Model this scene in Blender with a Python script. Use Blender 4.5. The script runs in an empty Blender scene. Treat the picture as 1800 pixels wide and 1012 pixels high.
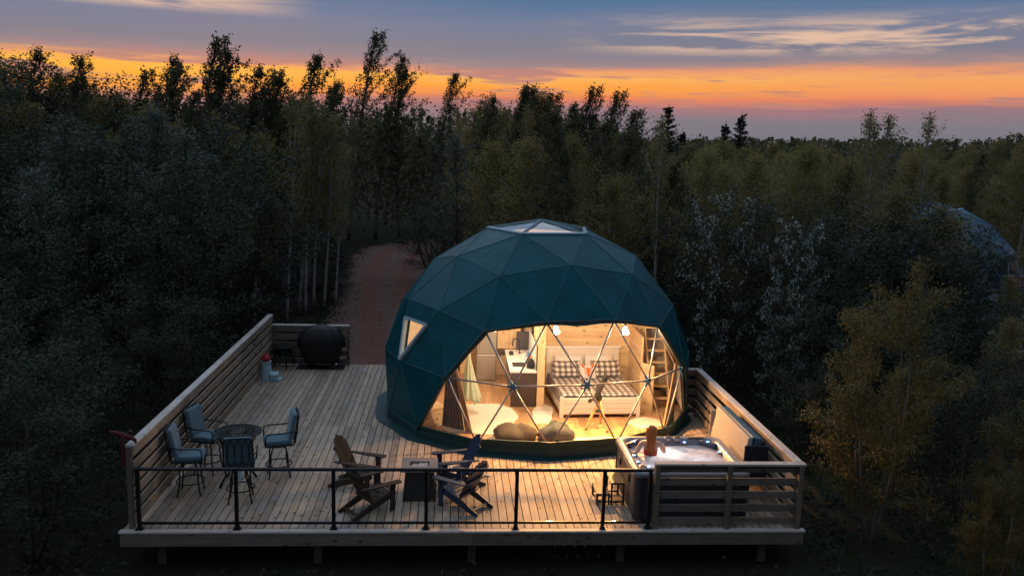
import bpy, math, random
import numpy as np
from mathutils import Vector, Matrix

SC = bpy.context.scene
COL = SC.collection
PI = math.pi
rnd = random.Random(7)

# ------------------------------------------------------------------ camera
CAM_R = ((0.99744797, -0.06546268, 0.02849869),      # right
         (0.01725689, -0.1662752, -0.98592837),      # down
         (0.06928014, 0.98390406, -0.16472118))      # forward
CAM_P = (0.0, 0.0, 6.6)
FOC = 1503.0
cd = bpy.data.cameras.new('camera')
cam = bpy.data.objects.new('camera', cd)
COL.objects.link(cam)
r, d, f = CAM_R
cam.matrix_world = Matrix(((r[0], -d[0], -f[0], CAM_P[0]), (r[1], -d[1], -f[1], CAM_P[1]),
                           (r[2], -d[2], -f[2], CAM_P[2]), (0, 0, 0, 1)))
cd.sensor_width = 36.0
cd.lens = FOC / 1800.0 * 36.0
cd.clip_start = 0.1
cd.clip_end = 3000
SC.camera = cam


def lin(c):
    return tuple(((x / 255) / 12.92 if x / 255 <= 0.04045 else ((x / 255 + 0.055) / 1.055) ** 2.4) for x in c)


# ------------------------------------------------------------------ view + world
SC.view_settings.view_transform = 'Standard'
SC.view_settings.look = 'None'
SC.view_settings.exposure = 0.0
SC.view_settings.gamma = 1.0
SC.view_settings.use_curve_mapping = False
SC.render.engine = 'CYCLES'
SC.cycles.use_denoising = True
SC.cycles.max_bounces = 8
SC.cycles.diffuse_bounces = 4
SC.cycles.transparent_max_bounces = 16
SC.cycles.sample_clamp_indirect = 4.0
SC.cycles.caustics_reflective = False
SC.cycles.caustics_refractive = False

W = bpy.data.worlds.new('World')
SC.world = W
W.use_nodes = True


class NT:
    """small helper for writing node trees"""

    def __init__(s, tree):
        s.t = tree
        s.t.nodes.clear()

    def n(s, typ, **kw):
        nd = s.t.nodes.new(typ)
        for k, v in kw.items():
            if k == 'inp':
                for i, val in v.items():
                    if hasattr(val, 'is_output') or isinstance(val, bpy.types.NodeSocket):
                        s.t.links.new(val, nd.inputs[i])
                    else:
                        nd.inputs[i].default_value = val
            else:
                setattr(nd, k, v)
        return nd

    def math(s, op, a, b=0.0, c=0.0, clamp=False):
        nd = s.n('ShaderNodeMath', operation=op, use_clamp=clamp, inp={0: a, 1: b, 2: c})
        return nd.outputs[0]

    def mix(s, fac, a, b, mode='MIX'):
        nd = s.n('ShaderNodeMix', data_type='RGBA', blend_type=mode)
        for i, val in ((0, fac), (6, a), (7, b)):
            if isinstance(val, bpy.types.NodeSocket):
                s.t.links.new(val, nd.inputs[i])
            elif i == 0:
                nd.inputs[0].default_value = val
            else:
                nd.inputs[i].default_value = (*val[:3], 1)
        return nd.outputs[2]

    def ramp(s, fac, stops, interp='LINEAR'):
        nd = s.n('ShaderNodeValToRGB', inp={0: fac})
        cr = nd.color_ramp
        cr.interpolation = interp
        while len(cr.elements) < len(stops):
            cr.elements.new(0.5)
        for e, (p, c) in zip(cr.elements, stops):
            e.position = p
            e.color = (*c[:3], 1)
        return nd.outputs[0]

    def smooth(s, x, lo, hi):
        nd = s.n('ShaderNodeMapRange', interpolation_type='SMOOTHSTEP', inp={0: x, 1: lo, 2: hi, 3: 0.0, 4: 1.0})
        return nd.outputs[0]

    def noise(s, vec, scale, detail=3.0, rough=0.5, dist=0.0):
        nd = s.n('ShaderNodeTexNoise', inp={'Scale': scale, 'Detail': detail, 'Roughness': rough, 'Distortion': dist})
        if vec is not None:
            s.t.links.new(vec, nd.inputs['Vector'])
        return nd.outputs[0]

    def xyz(s, x, y, z=0.0):
        return s.n('ShaderNodeCombineXYZ', inp={0: x, 1: y, 2: z}).outputs[0]


SUN_EL, SUN_AZ = math.radians(0.6), math.radians(-14.0)   # the sun has just gone behind the trees, left of centre
w = NT(W.node_tree)
tc = w.n('ShaderNodeTexCoord').outputs['Generated']
sp = w.n('ShaderNodeSeparateXYZ', inp={0: tc})
el = w.math('MULTIPLY', w.math('ARCSINE', sp.outputs[2]), 57.2958)
az = w.math('MULTIPLY', w.math('ARCTAN2', sp.outputs[0], sp.outputs[1]), 57.2958)
n1 = w.noise(w.xyz(w.math('MULTIPLY', az, 0.05), w.math('MULTIPLY', el, 0.32)), 1.0, 5.0, 0.55)
n2 = w.noise(w.xyz(w.math('MULTIPLY', az, 0.11), w.math('MULTIPLY', el, 1.5), 7.3), 1.0, 5.0, 0.6)
n3 = w.noise(w.xyz(w.math('MULTIPLY', az, 0.075), w.math('MULTIPLY', el, 0.85), 3.1), 1.0, 6.0, 0.62, 0.5)
ew = w.math('ADD', el, w.math('MULTIPLY', w.math('SUBTRACT', n1, 0.5), 1.0))
ew = w.math('ADD', ew, w.math('MULTIPLY', w.math('SUBTRACT', n2, 0.5), 1.3))
ew = w.math('SUBTRACT', ew, w.math('MULTIPLY', az, 0.010))
low = w.ramp(w.math('DIVIDE', ew, 14.0, clamp=True), [
    (0.0, lin((116, 118, 130))), (1.6 / 14, lin((126, 121, 132))), (2.5 / 14, lin((160, 118, 126))),
    (3.05 / 14, lin((232, 130, 92))), (3.6 / 14, lin((252, 160, 70))), (4.2 / 14, lin((250, 180, 92))),
    (4.6 / 14, lin((232, 150, 112))), (5.05 / 14, lin((152, 132, 138))), (6.0 / 14, lin((126, 124, 140))),
    (7.6 / 14, lin((114, 124, 150))), (9.0 / 14, lin((82, 114, 152))), (1.0, lin((78, 114, 154)))])
# warmer on the left, where the sun went down
lw = w.math('MULTIPLY', w.smooth(az, 8.0, -24.0), w.math('MULTIPLY', w.smooth(ew, 2.2, 3.4), w.smooth(ew, 5.3, 4.2)))
low = w.mix(w.math('MULTIPLY', lw, 0.5), low, lin((255, 184, 52)))
rw = w.math('MULTIPLY', w.smooth(az, 8.0, 30.0), w.math('MULTIPLY', w.smooth(ew, 2.6, 3.4), w.smooth(ew, 5.6, 4.6)))
low = w.mix(w.math('MULTIPLY', rw, 0.6), low, lin((236, 156, 108)))
# thin mauve streaks inside the glowing band
st = w.math('MULTIPLY', w.smooth(n2, 0.51, 0.62), w.math('MULTIPLY', w.smooth(el, 2.0, 3.2), w.smooth(el, 5.6, 4.6)))
low = w.mix(w.math('MULTIPLY', st, 0.9), low, lin((184, 130, 122)))
# pale lit cloud streaks over the grey band
cs = w.math('MULTIPLY', w.smooth(n3, 0.44, 0.60), w.math('MULTIPLY', w.smooth(el, 5.6, 6.6), w.smooth(el, 8.7, 7.2)))
cs = w.math('MULTIPLY', cs, w.smooth(az, 5.0, 17.0))
tl = w.math('MULTIPLY', w.smooth(n3, 0.26, 0.46), w.math('MULTIPLY', w.smooth(az, -8.0, -17.0), w.smooth(el, 7.2, 7.9)))
tl = w.math('MULTIPLY', tl, w.smooth(el, 14.0, 10.0))
low = w.mix(w.math('MULTIPLY', w.math('MAXIMUM', cs, tl), 0.85), low, lin((238, 196, 166)))
# blue-grey cloud that goes on overhead
n4 = w.noise(tc, 2.6, 5.0, 0.55)
high = w.mix(w.smooth(n4, 0.35, 0.7), (0.275, 0.38, 0.51), (0.38, 0.41, 0.48))
# the sky behind the camera, away from the sunset, is already darker
sd_ = w.n('ShaderNodeVectorMath', operation='DOT_PRODUCT', inp={0: tc, 1: (-0.46, 0.40, 0.79)}).outputs['Value']
bk_ = w.smooth(sd_, -0.15, 1.0)
high = w.mix(bk_, w.mix(1.0, high, (0.40, 0.43, 0.50), 'MULTIPLY'), w.mix(1.0, high, (1.75, 1.75, 1.75), 'MULTIPLY'))
low = w.mix(w.smooth(sp.outputs[1], -0.2, 0.5), (0.09, 0.115, 0.16), low)
col = w.mix(w.smooth(el, 9.5, 28.0), low, high)
col = w.mix(w.smooth(el, 0.0, -4.0), col, (0.02, 0.022, 0.02))
sky = w.n('ShaderNodeTexSky', sky_type='NISHITA', sun_disc=False, sun_elevation=SUN_EL, sun_rotation=SUN_AZ)
bg1 = w.n('ShaderNodeBackground', inp={0: sky.outputs[0], 1: 0.007})
bg2 = w.n('ShaderNodeBackground', inp={0: col, 1: 1.0})
ad = w.n('ShaderNodeAddShader', inp={0: bg1.outputs[0], 1: bg2.outputs[0]})
w.n('ShaderNodeOutputWorld', inp={0: ad.outputs[0]})

sl = bpy.data.lights.new('sun', 'SUN')
sl.energy = 0.12
sl.angle = math.radians(12)
sl.color = (1.0, 0.62, 0.36)
so = bpy.data.objects.new('sun', sl)
COL.objects.link(so)
sd = Vector((math.sin(SUN_AZ) * math.cos(SUN_EL), math.cos(SUN_AZ) * math.cos(SUN_EL), math.sin(SUN_EL)))
so.rotation_euler = sd.to_track_quat('Z', 'Y').to_euler()


# ------------------------------------------------------------------ materials
MATS = {}


def new_mat(name):
    m = bpy.data.materials.new(name)
    m.use_nodes = True
    MATS[name] = m
    return m, NT(m.node_tree)


def pbr(name, col, rough=0.6, metal=0.0, var=0.12, scale=8.0, bump=0.0, bscale=40.0, rnd_amt=0.0, spec=0.4, sheen=0.0, coat=0.0):
    m, t = new_mat(name)
    co = t.n('ShaderNodeTexCoord').outputs['Object']
    nz = t.noise(co, scale, 4.0, 0.6)
    k = t.math('ADD', 1.0 - var, t.math('MULTIPLY', nz, 2 * var))
    if rnd_amt:
        rn = t.n('ShaderNodeObjectInfo').outputs['Random']
        k = t.math('MULTIPLY', k, t.math('ADD', 1.0 - rnd_amt, t.math('MULTIPLY', rn, 2 * rnd_amt)))
    c = t.mix(1.0, col, t.xyz(k, k, k), 'MULTIPLY')
    b = t.n('ShaderNodeBsdfPrincipled', inp={'Base Color': c, 'Roughness': rough, 'Metallic': metal, 'Specular IOR Level': spec})
    if sheen:
        b.inputs['Sheen Weight'].default_value = sheen
    if coat:
        b.inputs['Coat Weight'].default_value = coat
    if bump:
        bn = t.n('ShaderNodeBump', inp={'Strength': bump, 'Distance': 0.01, 'Height': t.noise(co, bscale, 4.0, 0.6)})
        t.t.links.new(bn.outputs[0], b.inputs['Normal'])
    t.n('ShaderNodeOutputMaterial', inp={0: b.outputs[0]})
    return m


def wood(name, ca, cb, axis=1, rough=0.65, knots=0.6, rnd_amt=0.16, grain=30.0, spec=0.3, weather=None):
    """long-grain wood; axis = local axis of the grain; every object gets its own offset and tone"""
    m, t = new_mat(name)
    co = t.n('ShaderNodeTexCoord').outputs['Object']
    rn = t.n('ShaderNodeObjectInfo').outputs['Random']
    off = t.xyz(t.math('MULTIPLY', rn, 37.0), t.math('MULTIPLY', rn, 91.0), t.math('MULTIPLY', rn, 53.0))
    v = t.n('ShaderNodeVectorMath', operation='ADD', inp={0: co, 1: off}).outputs[0]
    sc = [grain, grain, grain]
    sc[axis] = grain * 0.055
    vm = t.n('ShaderNodeVectorMath', operation='MULTIPLY', inp={0: v, 1: tuple(sc)}).outputs[0]
    g = t.noise(vm, 1.0, 5.0, 0.62, 0.5)
    c = t.mix(t.smooth(g, 0.32, 0.72), ca, cb)
    b2 = t.noise(v, 1.7, 3.0, 0.55)
    k = t.math('MULTIPLY', t.math('ADD', 0.80, t.math('MULTIPLY', b2, 0.40)),
               t.math('ADD', 1.0 - rnd_amt, t.math('MULTIPLY', rn, 2 * rnd_amt)))
    c = t.mix(1.0, c, t.xyz(k, k, k), 'MULTIPLY')
    if weather:
        c = t.mix(t.math('MULTIPLY', t.smooth(t.noise(v, 2.3, 5.0, 0.65), 0.42, 0.68), 0.55), c, weather)
    if knots:
        ks = [1.0, 1.0, 1.0]
        ks[axis] = 0.55
        kv = t.n('ShaderNodeVectorMath', operation='MULTIPLY', inp={0: v, 1: tuple(ks)}).outputs[0]
        vo = t.n('ShaderNodeTexVoronoi', inp={'Scale': 6.0})
        t.t.links.new(kv, vo.inputs['Vector'])
        c = t.mix(t.math('MULTIPLY', t.smooth(vo.outputs['Distance'], 0.21, 0.10), knots), c, tuple(x * 0.22 for x in ca))
    b = t.n('ShaderNodeBsdfPrincipled', inp={'Base Color': c, 'Roughness': rough, 'Specular IOR Level': spec})
    bn = t.n('ShaderNodeBump', inp={'Strength': 0.25, 'Distance': 0.004, 'Height': g})
    t.t.links.new(bn.outputs[0], b.inputs['Normal'])
    t.n('ShaderNodeOutputMaterial', inp={0: b.outputs[0]})
    return m


def clear(name, tint=(1, 1, 1), gl=0.06, rough=0.03, graze=0.7):
    """thin clear sheet: lets light straight through and mirrors a little more at grazing angles"""
    m, t = new_mat(name)
    tr = t.n('ShaderNodeBsdfTransparent', inp={0: (*tint, 1)})
    gs = t.n('ShaderNodeBsdfGlossy', inp={0: (1, 1, 1, 1), 1: rough})
    fr = t.n('ShaderNodeLayerWeight', inp={0: 0.5})
    fac = t.math('ADD', t.math('MULTIPLY', t.math('POWER', fr.outputs['Facing'], 5.0), graze), gl, clamp=True)
    mx = t.n('ShaderNodeMixShader', inp={0: fac, 1: tr.outputs[0], 2: gs.outputs[0]})
    t.n('ShaderNodeOutputMaterial', inp={0: mx.outputs[0]})
    return m


def emit(name, col, strength):
    m, t = new_mat(name)
    e = t.n('ShaderNodeEmission', inp={0: (*col, 1), 1: strength})
    t.n('ShaderNodeOutputMaterial', inp={0: e.outputs[0]})
    return m


def leafmat(name, ca, cb, trans=0.35, rough=0.55, rvar=0.25):
    m, t = new_mat(name)
    co = t.n('ShaderNodeTexCoord').outputs['Object']
    rn = t.n('ShaderNodeObjectInfo').outputs['Random']
    ge = t.n('ShaderNodeNewGeometry').outputs['Random Per Island']
    nz = t.noise(co, 0.9, 2.0, 0.5)
    fac = t.math('ADD', t.math('MULTIPLY', ge, 0.3), t.math('MULTIPLY', nz, 0.7))
    c = t.mix(fac, ca, cb)
    k = t.math('ADD', 1.0 - rvar, t.math('MULTIPLY', rn, 2 * rvar))
    c = t.mix(1.0, c, t.xyz(k, k, t.math('MULTIPLY', k, 0.95)), 'MULTIPLY')
    b = t.n('ShaderNodeBsdfPrincipled', inp={'Base Color': c, 'Roughness': rough, 'Specular IOR Level': 0.25})
    tl_ = t.n('ShaderNodeBsdfTranslucent', inp={0: c})
    mx = t.n('ShaderNodeMixShader', inp={0: trans, 1: b.outputs[0], 2: tl_.outputs[0]})
    t.n('ShaderNodeOutputMaterial', inp={0: mx.outputs[0]})
    return m


M_deck = wood('deck_wood', (0.295, 0.212, 0.148), (0.43, 0.32, 0.232), 1, 0.6, 0.8, 0.30, 26, weather=(0.35, 0.31, 0.285))
M_fx_shade = wood('fence_wood_x_shaded', (0.115, 0.085, 0.06), (0.185, 0.14, 0.105), 0, 0.7, 0.7, 0.2, 26, weather=(0.14, 0.125, 0.115))  # camera-facing boards: weathered wood, with shade from the dim rear sky darkened in
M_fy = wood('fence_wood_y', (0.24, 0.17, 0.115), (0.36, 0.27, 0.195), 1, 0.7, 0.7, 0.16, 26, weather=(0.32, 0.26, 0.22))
M_fz_shade = wood('fence_wood_z_shaded', (0.125, 0.09, 0.06), (0.195, 0.145, 0.105), 2, 0.7, 0.5, 0.16, 26, weather=(0.145, 0.13, 0.115))  # posts: the same shade darkened into the wood colour
M_cap = wood('cap_wood', (0.42, 0.36, 0.31), (0.56, 0.50, 0.45), 1, 0.55, 0.5, 0.08, 26, weather=(0.55, 0.54, 0.54))
M_capx = wood('cap_wood_x', (0.40, 0.34, 0.29), (0.54, 0.48, 0.43), 0, 0.55, 0.5, 0.08, 26, weather=(0.53, 0.52, 0.52))
M_pine_x = wood('pine_x', (0.60, 0.41, 0.22), (0.74, 0.56, 0.35), 0, 0.45, 0.7, 0.07, 22)
M_pine_y = wood('pine_y', (0.60, 0.41, 0.22), (0.74, 0.56, 0.35), 1, 0.45, 0.7, 0.07, 22)
M_pine_z = wood('pine_z', (0.58, 0.39, 0.20), (0.70, 0.52, 0.32), 2, 0.45, 0.5, 0.07, 22)
M_floor = wood('floor_wood', (0.36, 0.20, 0.10), (0.50, 0.31, 0.17), 1, 0.4, 0.2, 0.14, 20)
M_adk_b = wood('brown_wood', (0.040, 0.029, 0.022), (0.075, 0.055, 0.043), 0, 0.75, 0.0, 0.15, 30, spec=0.12)
M_adk_n = wood('navy_wood', (0.007, 0.020, 0.050), (0.012, 0.034, 0.080), 0, 0.38, 0.0, 0.12, 30, spec=0.5)
M_black = pbr('black_metal', (0.012, 0.013, 0.016), 0.4, 0.3, 0.1)
M_iron = pbr('cast_iron', (0.014, 0.018, 0.020), 0.5, 0.4, 0.2, 20)
M_silver = pbr('silver_tube', (0.30, 0.30, 0.32), 0.45, 0.35, 0.05)
M_hub = pbr('hub_steel', (0.07, 0.16, 0.26), 0.45, 0.3, 0.15, 30)
M_frame_lb = pbr('window_trim', (0.26, 0.36, 0.42), 0.4, 0.0, 0.08)
M_lining = pbr('lining', (0.50, 0.44, 0.37), 0.8, 0, 0.04)
M_clear = clear('clear_vinyl')
M_sky_glass = clear('skylight_glass', (0.8, 0.82, 0.86), 0.35)
M_far_vinyl = clear('far_vinyl', (0.55, 0.65, 0.75), 0.03, 0.05, 0.08)
M_rail_glass = clear('rail_glass', (0.985, 0.99, 0.99), 0.02)
M_white = pbr('white_paint', (0.74, 0.71, 0.68), 0.45, 0, 0.05)
M_cream_p = pbr('cream_paint', (0.66, 0.60, 0.54), 0.5, 0, 0.05)
M_cush = pbr('teal_cushion', (0.075, 0.145, 0.185), 0.85, 0, 0.15, 14, 0.3, 180, sheen=0.2)
M_redw = pbr('red_paint', (0.36, 0.012, 0.014), 0.45, 0, 0.12)
M_redc = pbr('red_cloth', (0.10, 0.008, 0.011), 0.7, 0, 0.2)
M_lh = pbr('white_tower', (0.36, 0.50, 0.58), 0.5, 0, 0.06, 5)
M_bbq = pbr('grill_cover', (0.005, 0.006, 0.009), 0.5, 0, 0.2, 5, 0.4, 14)
M_mat = pbr('rubber_mat', (0.012, 0.013, 0.014), 0.8)
M_stone = pbr('fire_table_top', (0.17, 0.15, 0.14), 0.7, 0, 0.15, 12, 0.2)
M_fbody = pbr('fire_table_body', (0.022, 0.022, 0.026), 0.55, 0, 0.2)
M_tub = pbr('tub_panel', (0.045, 0.048, 0.058), 0.55, 0, 0.15, 6)
M_tubtrim = pbr('tub_trim', (0.022, 0.025, 0.032), 0.5)
M_shell = pbr('tub_shell', (0.15, 0.16, 0.18), 0.4, 0, 0.22, 5, coat=0.4)
M_headrest = pbr('headrest', (0.03, 0.05, 0.10), 0.5)
M_led = emit('led', (0.12, 0.30, 1.0), 9.0)
M_covin = pbr('cover_inner', (0.34, 0.29, 0.26), 0.7, 0, 0.08)
M_covout = pbr('cover_vinyl', (0.045, 0.10, 0.15), 0.42, 0, 0.1)
M_covdark = pbr('cover_flap', (0.012, 0.014, 0.020), 0.6)
M_plastic = pbr('black_plastic', (0.018, 0.019, 0.022), 0.5)
M_bulb = emit('bulb', (1.0, 0.86, 0.66), 70.0)
M_counter = pbr('counter_white', (0.70, 0.68, 0.66), 0.3, 0, 0.06)
M_ctr_dark = pbr('counter_panel', (0.050, 0.036, 0.030), 0.5, 0, 0.1)
M_ctr_grey = pbr('cabinet_grey', (0.20, 0.18, 0.17), 0.5, 0, 0.05)
M_steel = pbr('fridge_steel', (0.42, 0.41, 0.40), 0.3, 0.7, 0.04)
M_screen = pbr('dark_board', (0.055, 0.045, 0.045), 0.4)
M_rug = pbr('rug', (0.66, 0.61, 0.54), 0.95, 0, 0.08, 30, 0.8, 90)
M_curt = pbr('curtain_grey', (0.10, 0.09, 0.10), 0.85)
M_curtan = pbr('curtain_tan', (0.40, 0.27, 0.16), 0.85)
M_ham = pbr('hammock_cloth', (0.50, 0.58, 0.44), 0.85)
M_bagb = pbr('bag_brown', (0.045, 0.043, 0.045), 0.8, 0, 0.15, 6, 0.5, 12)
M_bagg = pbr('bag_blue', (0.03, 0.044, 0.058), 0.7, 0, 0.15, 6, 0.5, 12)
M_pill = pbr('pillow_white', (0.66, 0.62, 0.60), 0.85, 0, 0.12, 25)
M_orange = pbr('orange_felt', (0.72, 0.14, 0.015), 0.8)
M_tele = pbr('telescope_black', (0.018, 0.018, 0.020), 0.35)
M_legw = pbr('tripod_wood', (0.52, 0.34, 0.18), 0.5)
M_skin = pbr('skin', (0.64, 0.38, 0.30), 0.5, 0, 0.06)
M_hair = pbr('red_hair', (0.44, 0.125, 0.028), 0.4, 0, 0.6, 60)
M_suit = pbr('red_swimsuit', (0.42, 0.025, 0.02), 0.6)
M_sblack = pbr('black_cloth', (0.02, 0.02, 0.023), 0.8)
M_blue = pbr('blue_jug', (0.10, 0.22, 0.42), 0.3)
M_glassware = pbr('glassware', (0.55, 0.57, 0.60), 0.15)
M_dirt = None

# dome cover vinyl
m, t = new_mat('dome_cover')
co = t.n('ShaderNodeTexCoord').outputs['Object']
nz = t.noise(co, 1.6, 4, 0.6)
wv = t.noise(co, 5.0, 5, 0.6, 1.0)
c = t.mix(t.smooth(nz, 0.3, 0.75), (0.0006, 0.042, 0.052), (0.0012, 0.066, 0.084))
b = t.n('ShaderNodeBsdfPrincipled', inp={'Base Color': c, 'Roughness': 0.42, 'Specular IOR Level': 0.24, 'Specular Tint': (0.32, 0.80, 1.0, 1.0)})
bn = t.n('ShaderNodeBump', inp={'Strength': 0.4, 'Distance': 0.03, 'Height': wv})
t.t.links.new(bn.outputs[0], b.inputs['Normal'])
t.n('ShaderNodeOutputMaterial', inp={0: b.outputs[0]})
M_cover = m
M_seam = pbr('cover_seam', (0.003, 0.075, 0.095), 0.5)
M_skirt = pbr('cover_skirt', (0.004, 0.036, 0.040), 0.5, 0, 0.25, 3, 0.5, 9)

# second dome, bluish
M_cover2 = pbr('far_dome_cover', (0.008, 0.055, 0.095), 0.4, 0, 0.1)

# gingham duvet (printed cloth)
m, t = new_mat('gingham')
co = t.n('ShaderNodeTexCoord').outputs['Object']
s2 = t.n('ShaderNodeSeparateXYZ', inp={0: co})


def stripe(x):
    fr = t.math('FRACT', t.math('MULTIPLY', x, 6.5))
    return t.math('GREATER_THAN', fr, 0.5)


fac = t.math('ADD', t.math('MULTIPLY', stripe(s2.outputs[0]), 0.5),
             t.math('MULTIPLY', stripe(t.math('ADD', s2.outputs[1], t.math('MULTIPLY', s2.outputs[2], 1.0))), 0.5))
c = t.ramp(fac, [(0.0, (0.66, 0.62, 0.58)), (0.5, (0.26, 0.22, 0.21)), (1.0, (0.075, 0.062, 0.062))])
b = t.n('ShaderNodeBsdfPrincipled', inp={'Base Color': c, 'Roughness': 0.85})
t.n('ShaderNodeOutputMaterial', inp={0: b.outputs[0]})
M_ging = m

# frothing water, lit from below
m, t = new_mat('spa_water')
co = t.n('ShaderNodeTexCoord').outputs['Object']
nz = t.noise(co, 5.0, 6, 0.65, 1.2)
c = t.mix(t.smooth(nz, 0.35, 0.7), (0.50, 0.50, 0.54), (0.82, 0.80, 0.80))
df = t.n('ShaderNodeBsdfPrincipled', inp={'Base Color': c, 'Roughness': 0.25})
tr = t.n('ShaderNodeBsdfTranslucent', inp={0: c})
bn = t.n('ShaderNodeBump', inp={'Strength': 0.6, 'Distance': 0.02, 'Height': nz})
t.t.links.new(bn.outputs[0], df.inputs['Normal'])
mx = t.n('ShaderNodeMixShader', inp={0: 0.5, 1: df.outputs[0], 2: tr.outputs[0]})
t.n('ShaderNodeOutputMaterial', inp={0: mx.outputs[0]})
M_water = m

# ground: dark forest floor with tufts of green
m, t = new_mat('forest_floor')
co = t.n('ShaderNodeTexCoord').outputs['Object']
n_a = t.noise(co, 0.35, 5, 0.6)
n_b = t.noise(co, 4.0, 5, 0.7)
c = t.mix(t.smooth(n_a, 0.4, 0.65), (0.020, 0.018, 0.013), (0.018, 0.028, 0.012))
c = t.mix(t.math('MULTIPLY', t.smooth(n_b, 0.5, 0.75), 0.5), c, (0.045, 0.040, 0.028))
b = t.n('ShaderNodeBsdfPrincipled', inp={'Base Color': c, 'Roughness': 0.95, 'Specular IOR Level': 0.1})
bn = t.n('ShaderNodeBump', inp={'Strength': 0.8, 'Distance': 0.08, 'Height': n_b})
t.t.links.new(bn.outputs[0], b.inputs['Normal'])
t.n('ShaderNodeOutputMaterial', inp={0: b.outputs[0]})
M_ground = m

# red dirt drive
m, t = new_mat('red_dirt')
uv = t.n('ShaderNodeTexCoord').outputs['UV']
co = t.n('ShaderNodeTexCoord').outputs['Object']
su = t.n('ShaderNodeSeparateXYZ', inp={0: uv})
wob = t.math('ADD', su.outputs[0], t.math('MULTIPLY', t.math('SUBTRACT', t.noise(co, 0.35, 3, 0.5), 0.5), 0.22))
nz = t.noise(co, 2.2, 6, 0.7)
c = t.mix(t.smooth(nz, 0.3, 0.7), (0.105, 0.062, 0.050), (0.18, 0.108, 0.086))
tr1 = t.math('ABSOLUTE', t.math('SUBTRACT', wob, 0.34))
tr2 = t.math('ABSOLUTE', t.math('SUBTRACT', wob, 0.64))
trk = t.smooth(t.math('MINIMUM', tr1, tr2), 0.13, 0.03)
c = t.mix(t.math('MULTIPLY', trk, 0.75), c, (0.185, 0.068, 0.050))
ln = t.noise(t.n('ShaderNodeVectorMath', operation='MULTIPLY', inp={0: uv, 1: (42.0, 2.5, 1.0)}).outputs[0], 1.0, 4, 0.6)
c = t.mix(t.math('MULTIPLY', t.smooth(ln, 0.52, 0.68), 0.55), c, (0.060, 0.046, 0.042))
b = t.n('ShaderNodeBsdfPrincipled', inp={'Base Color': c, 'Roughness': 0.9, 'Specular IOR Level': 0.15})
bn = t.n('ShaderNodeBump', inp={'Strength': 0.7, 'Distance': 0.06, 'Height': ln})
t.t.links.new(bn.outputs[0], b.inputs['Normal'])
t.n('ShaderNodeOutputMaterial', inp={0: b.outputs[0]})
M_dirt = m

# birch bark
m, t = new_mat('birch_bark')
co = t.n('ShaderNodeTexCoord').outputs['Object']
vm = t.n('ShaderNodeVectorMath', operation='MULTIPLY', inp={0: co, 1: (6.0, 6.0, 5.0)}).outputs[0]
nz = t.noise(vm, 1.0, 5, 0.7)
c = t.mix(t.smooth(nz, 0.52, 0.66), (0.30, 0.28, 0.27), (0.05, 0.045, 0.04))
b = t.n('ShaderNodeBsdfPrincipled', inp={'Base Color': c, 'Roughness': 0.8})
t.n('ShaderNodeOutputMaterial', inp={0: b.outputs[0]})
M_birch = m
M_bark = pbr('bark', (0.055, 0.042, 0.033), 0.9, 0, 0.4, 9, 0.6, 30)
M_bark_g = pbr('bark_grey', (0.16, 0.145, 0.13), 0.9, 0, 0.4, 6, 0.6, 30)

L_birch = leafmat('leaf_birch', (0.165, 0.132, 0.045), (0.270, 0.215, 0.072), 0.5)
L_aspen = leafmat('leaf_aspen', (0.055, 0.064, 0.028), (0.115, 0.112, 0.050), 0.45)
L_maple = leafmat('leaf_maple', (0.024, 0.037, 0.027), (0.056, 0.068, 0.043), 0.4)
L_pale = leafmat('leaf_pale', (0.06, 0.072, 0.060), (0.125, 0.138, 0.118), 0.3)
L_yel = leafmat('leaf_yellow', (0.085, 0.064, 0.020), (0.155, 0.118, 0.038), 0.35)
L_bloss = leafmat('blossom', (0.32, 0.36, 0.35), (0.54, 0.57, 0.55), 0.3)
L_spruce = leafmat('needles', (0.010, 0.018, 0.016), (0.022, 0.032, 0.024), 0.1)
L_under = leafmat('undergrowth', (0.014, 0.022, 0.014), (0.040, 0.046, 0.024), 0.25)


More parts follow.
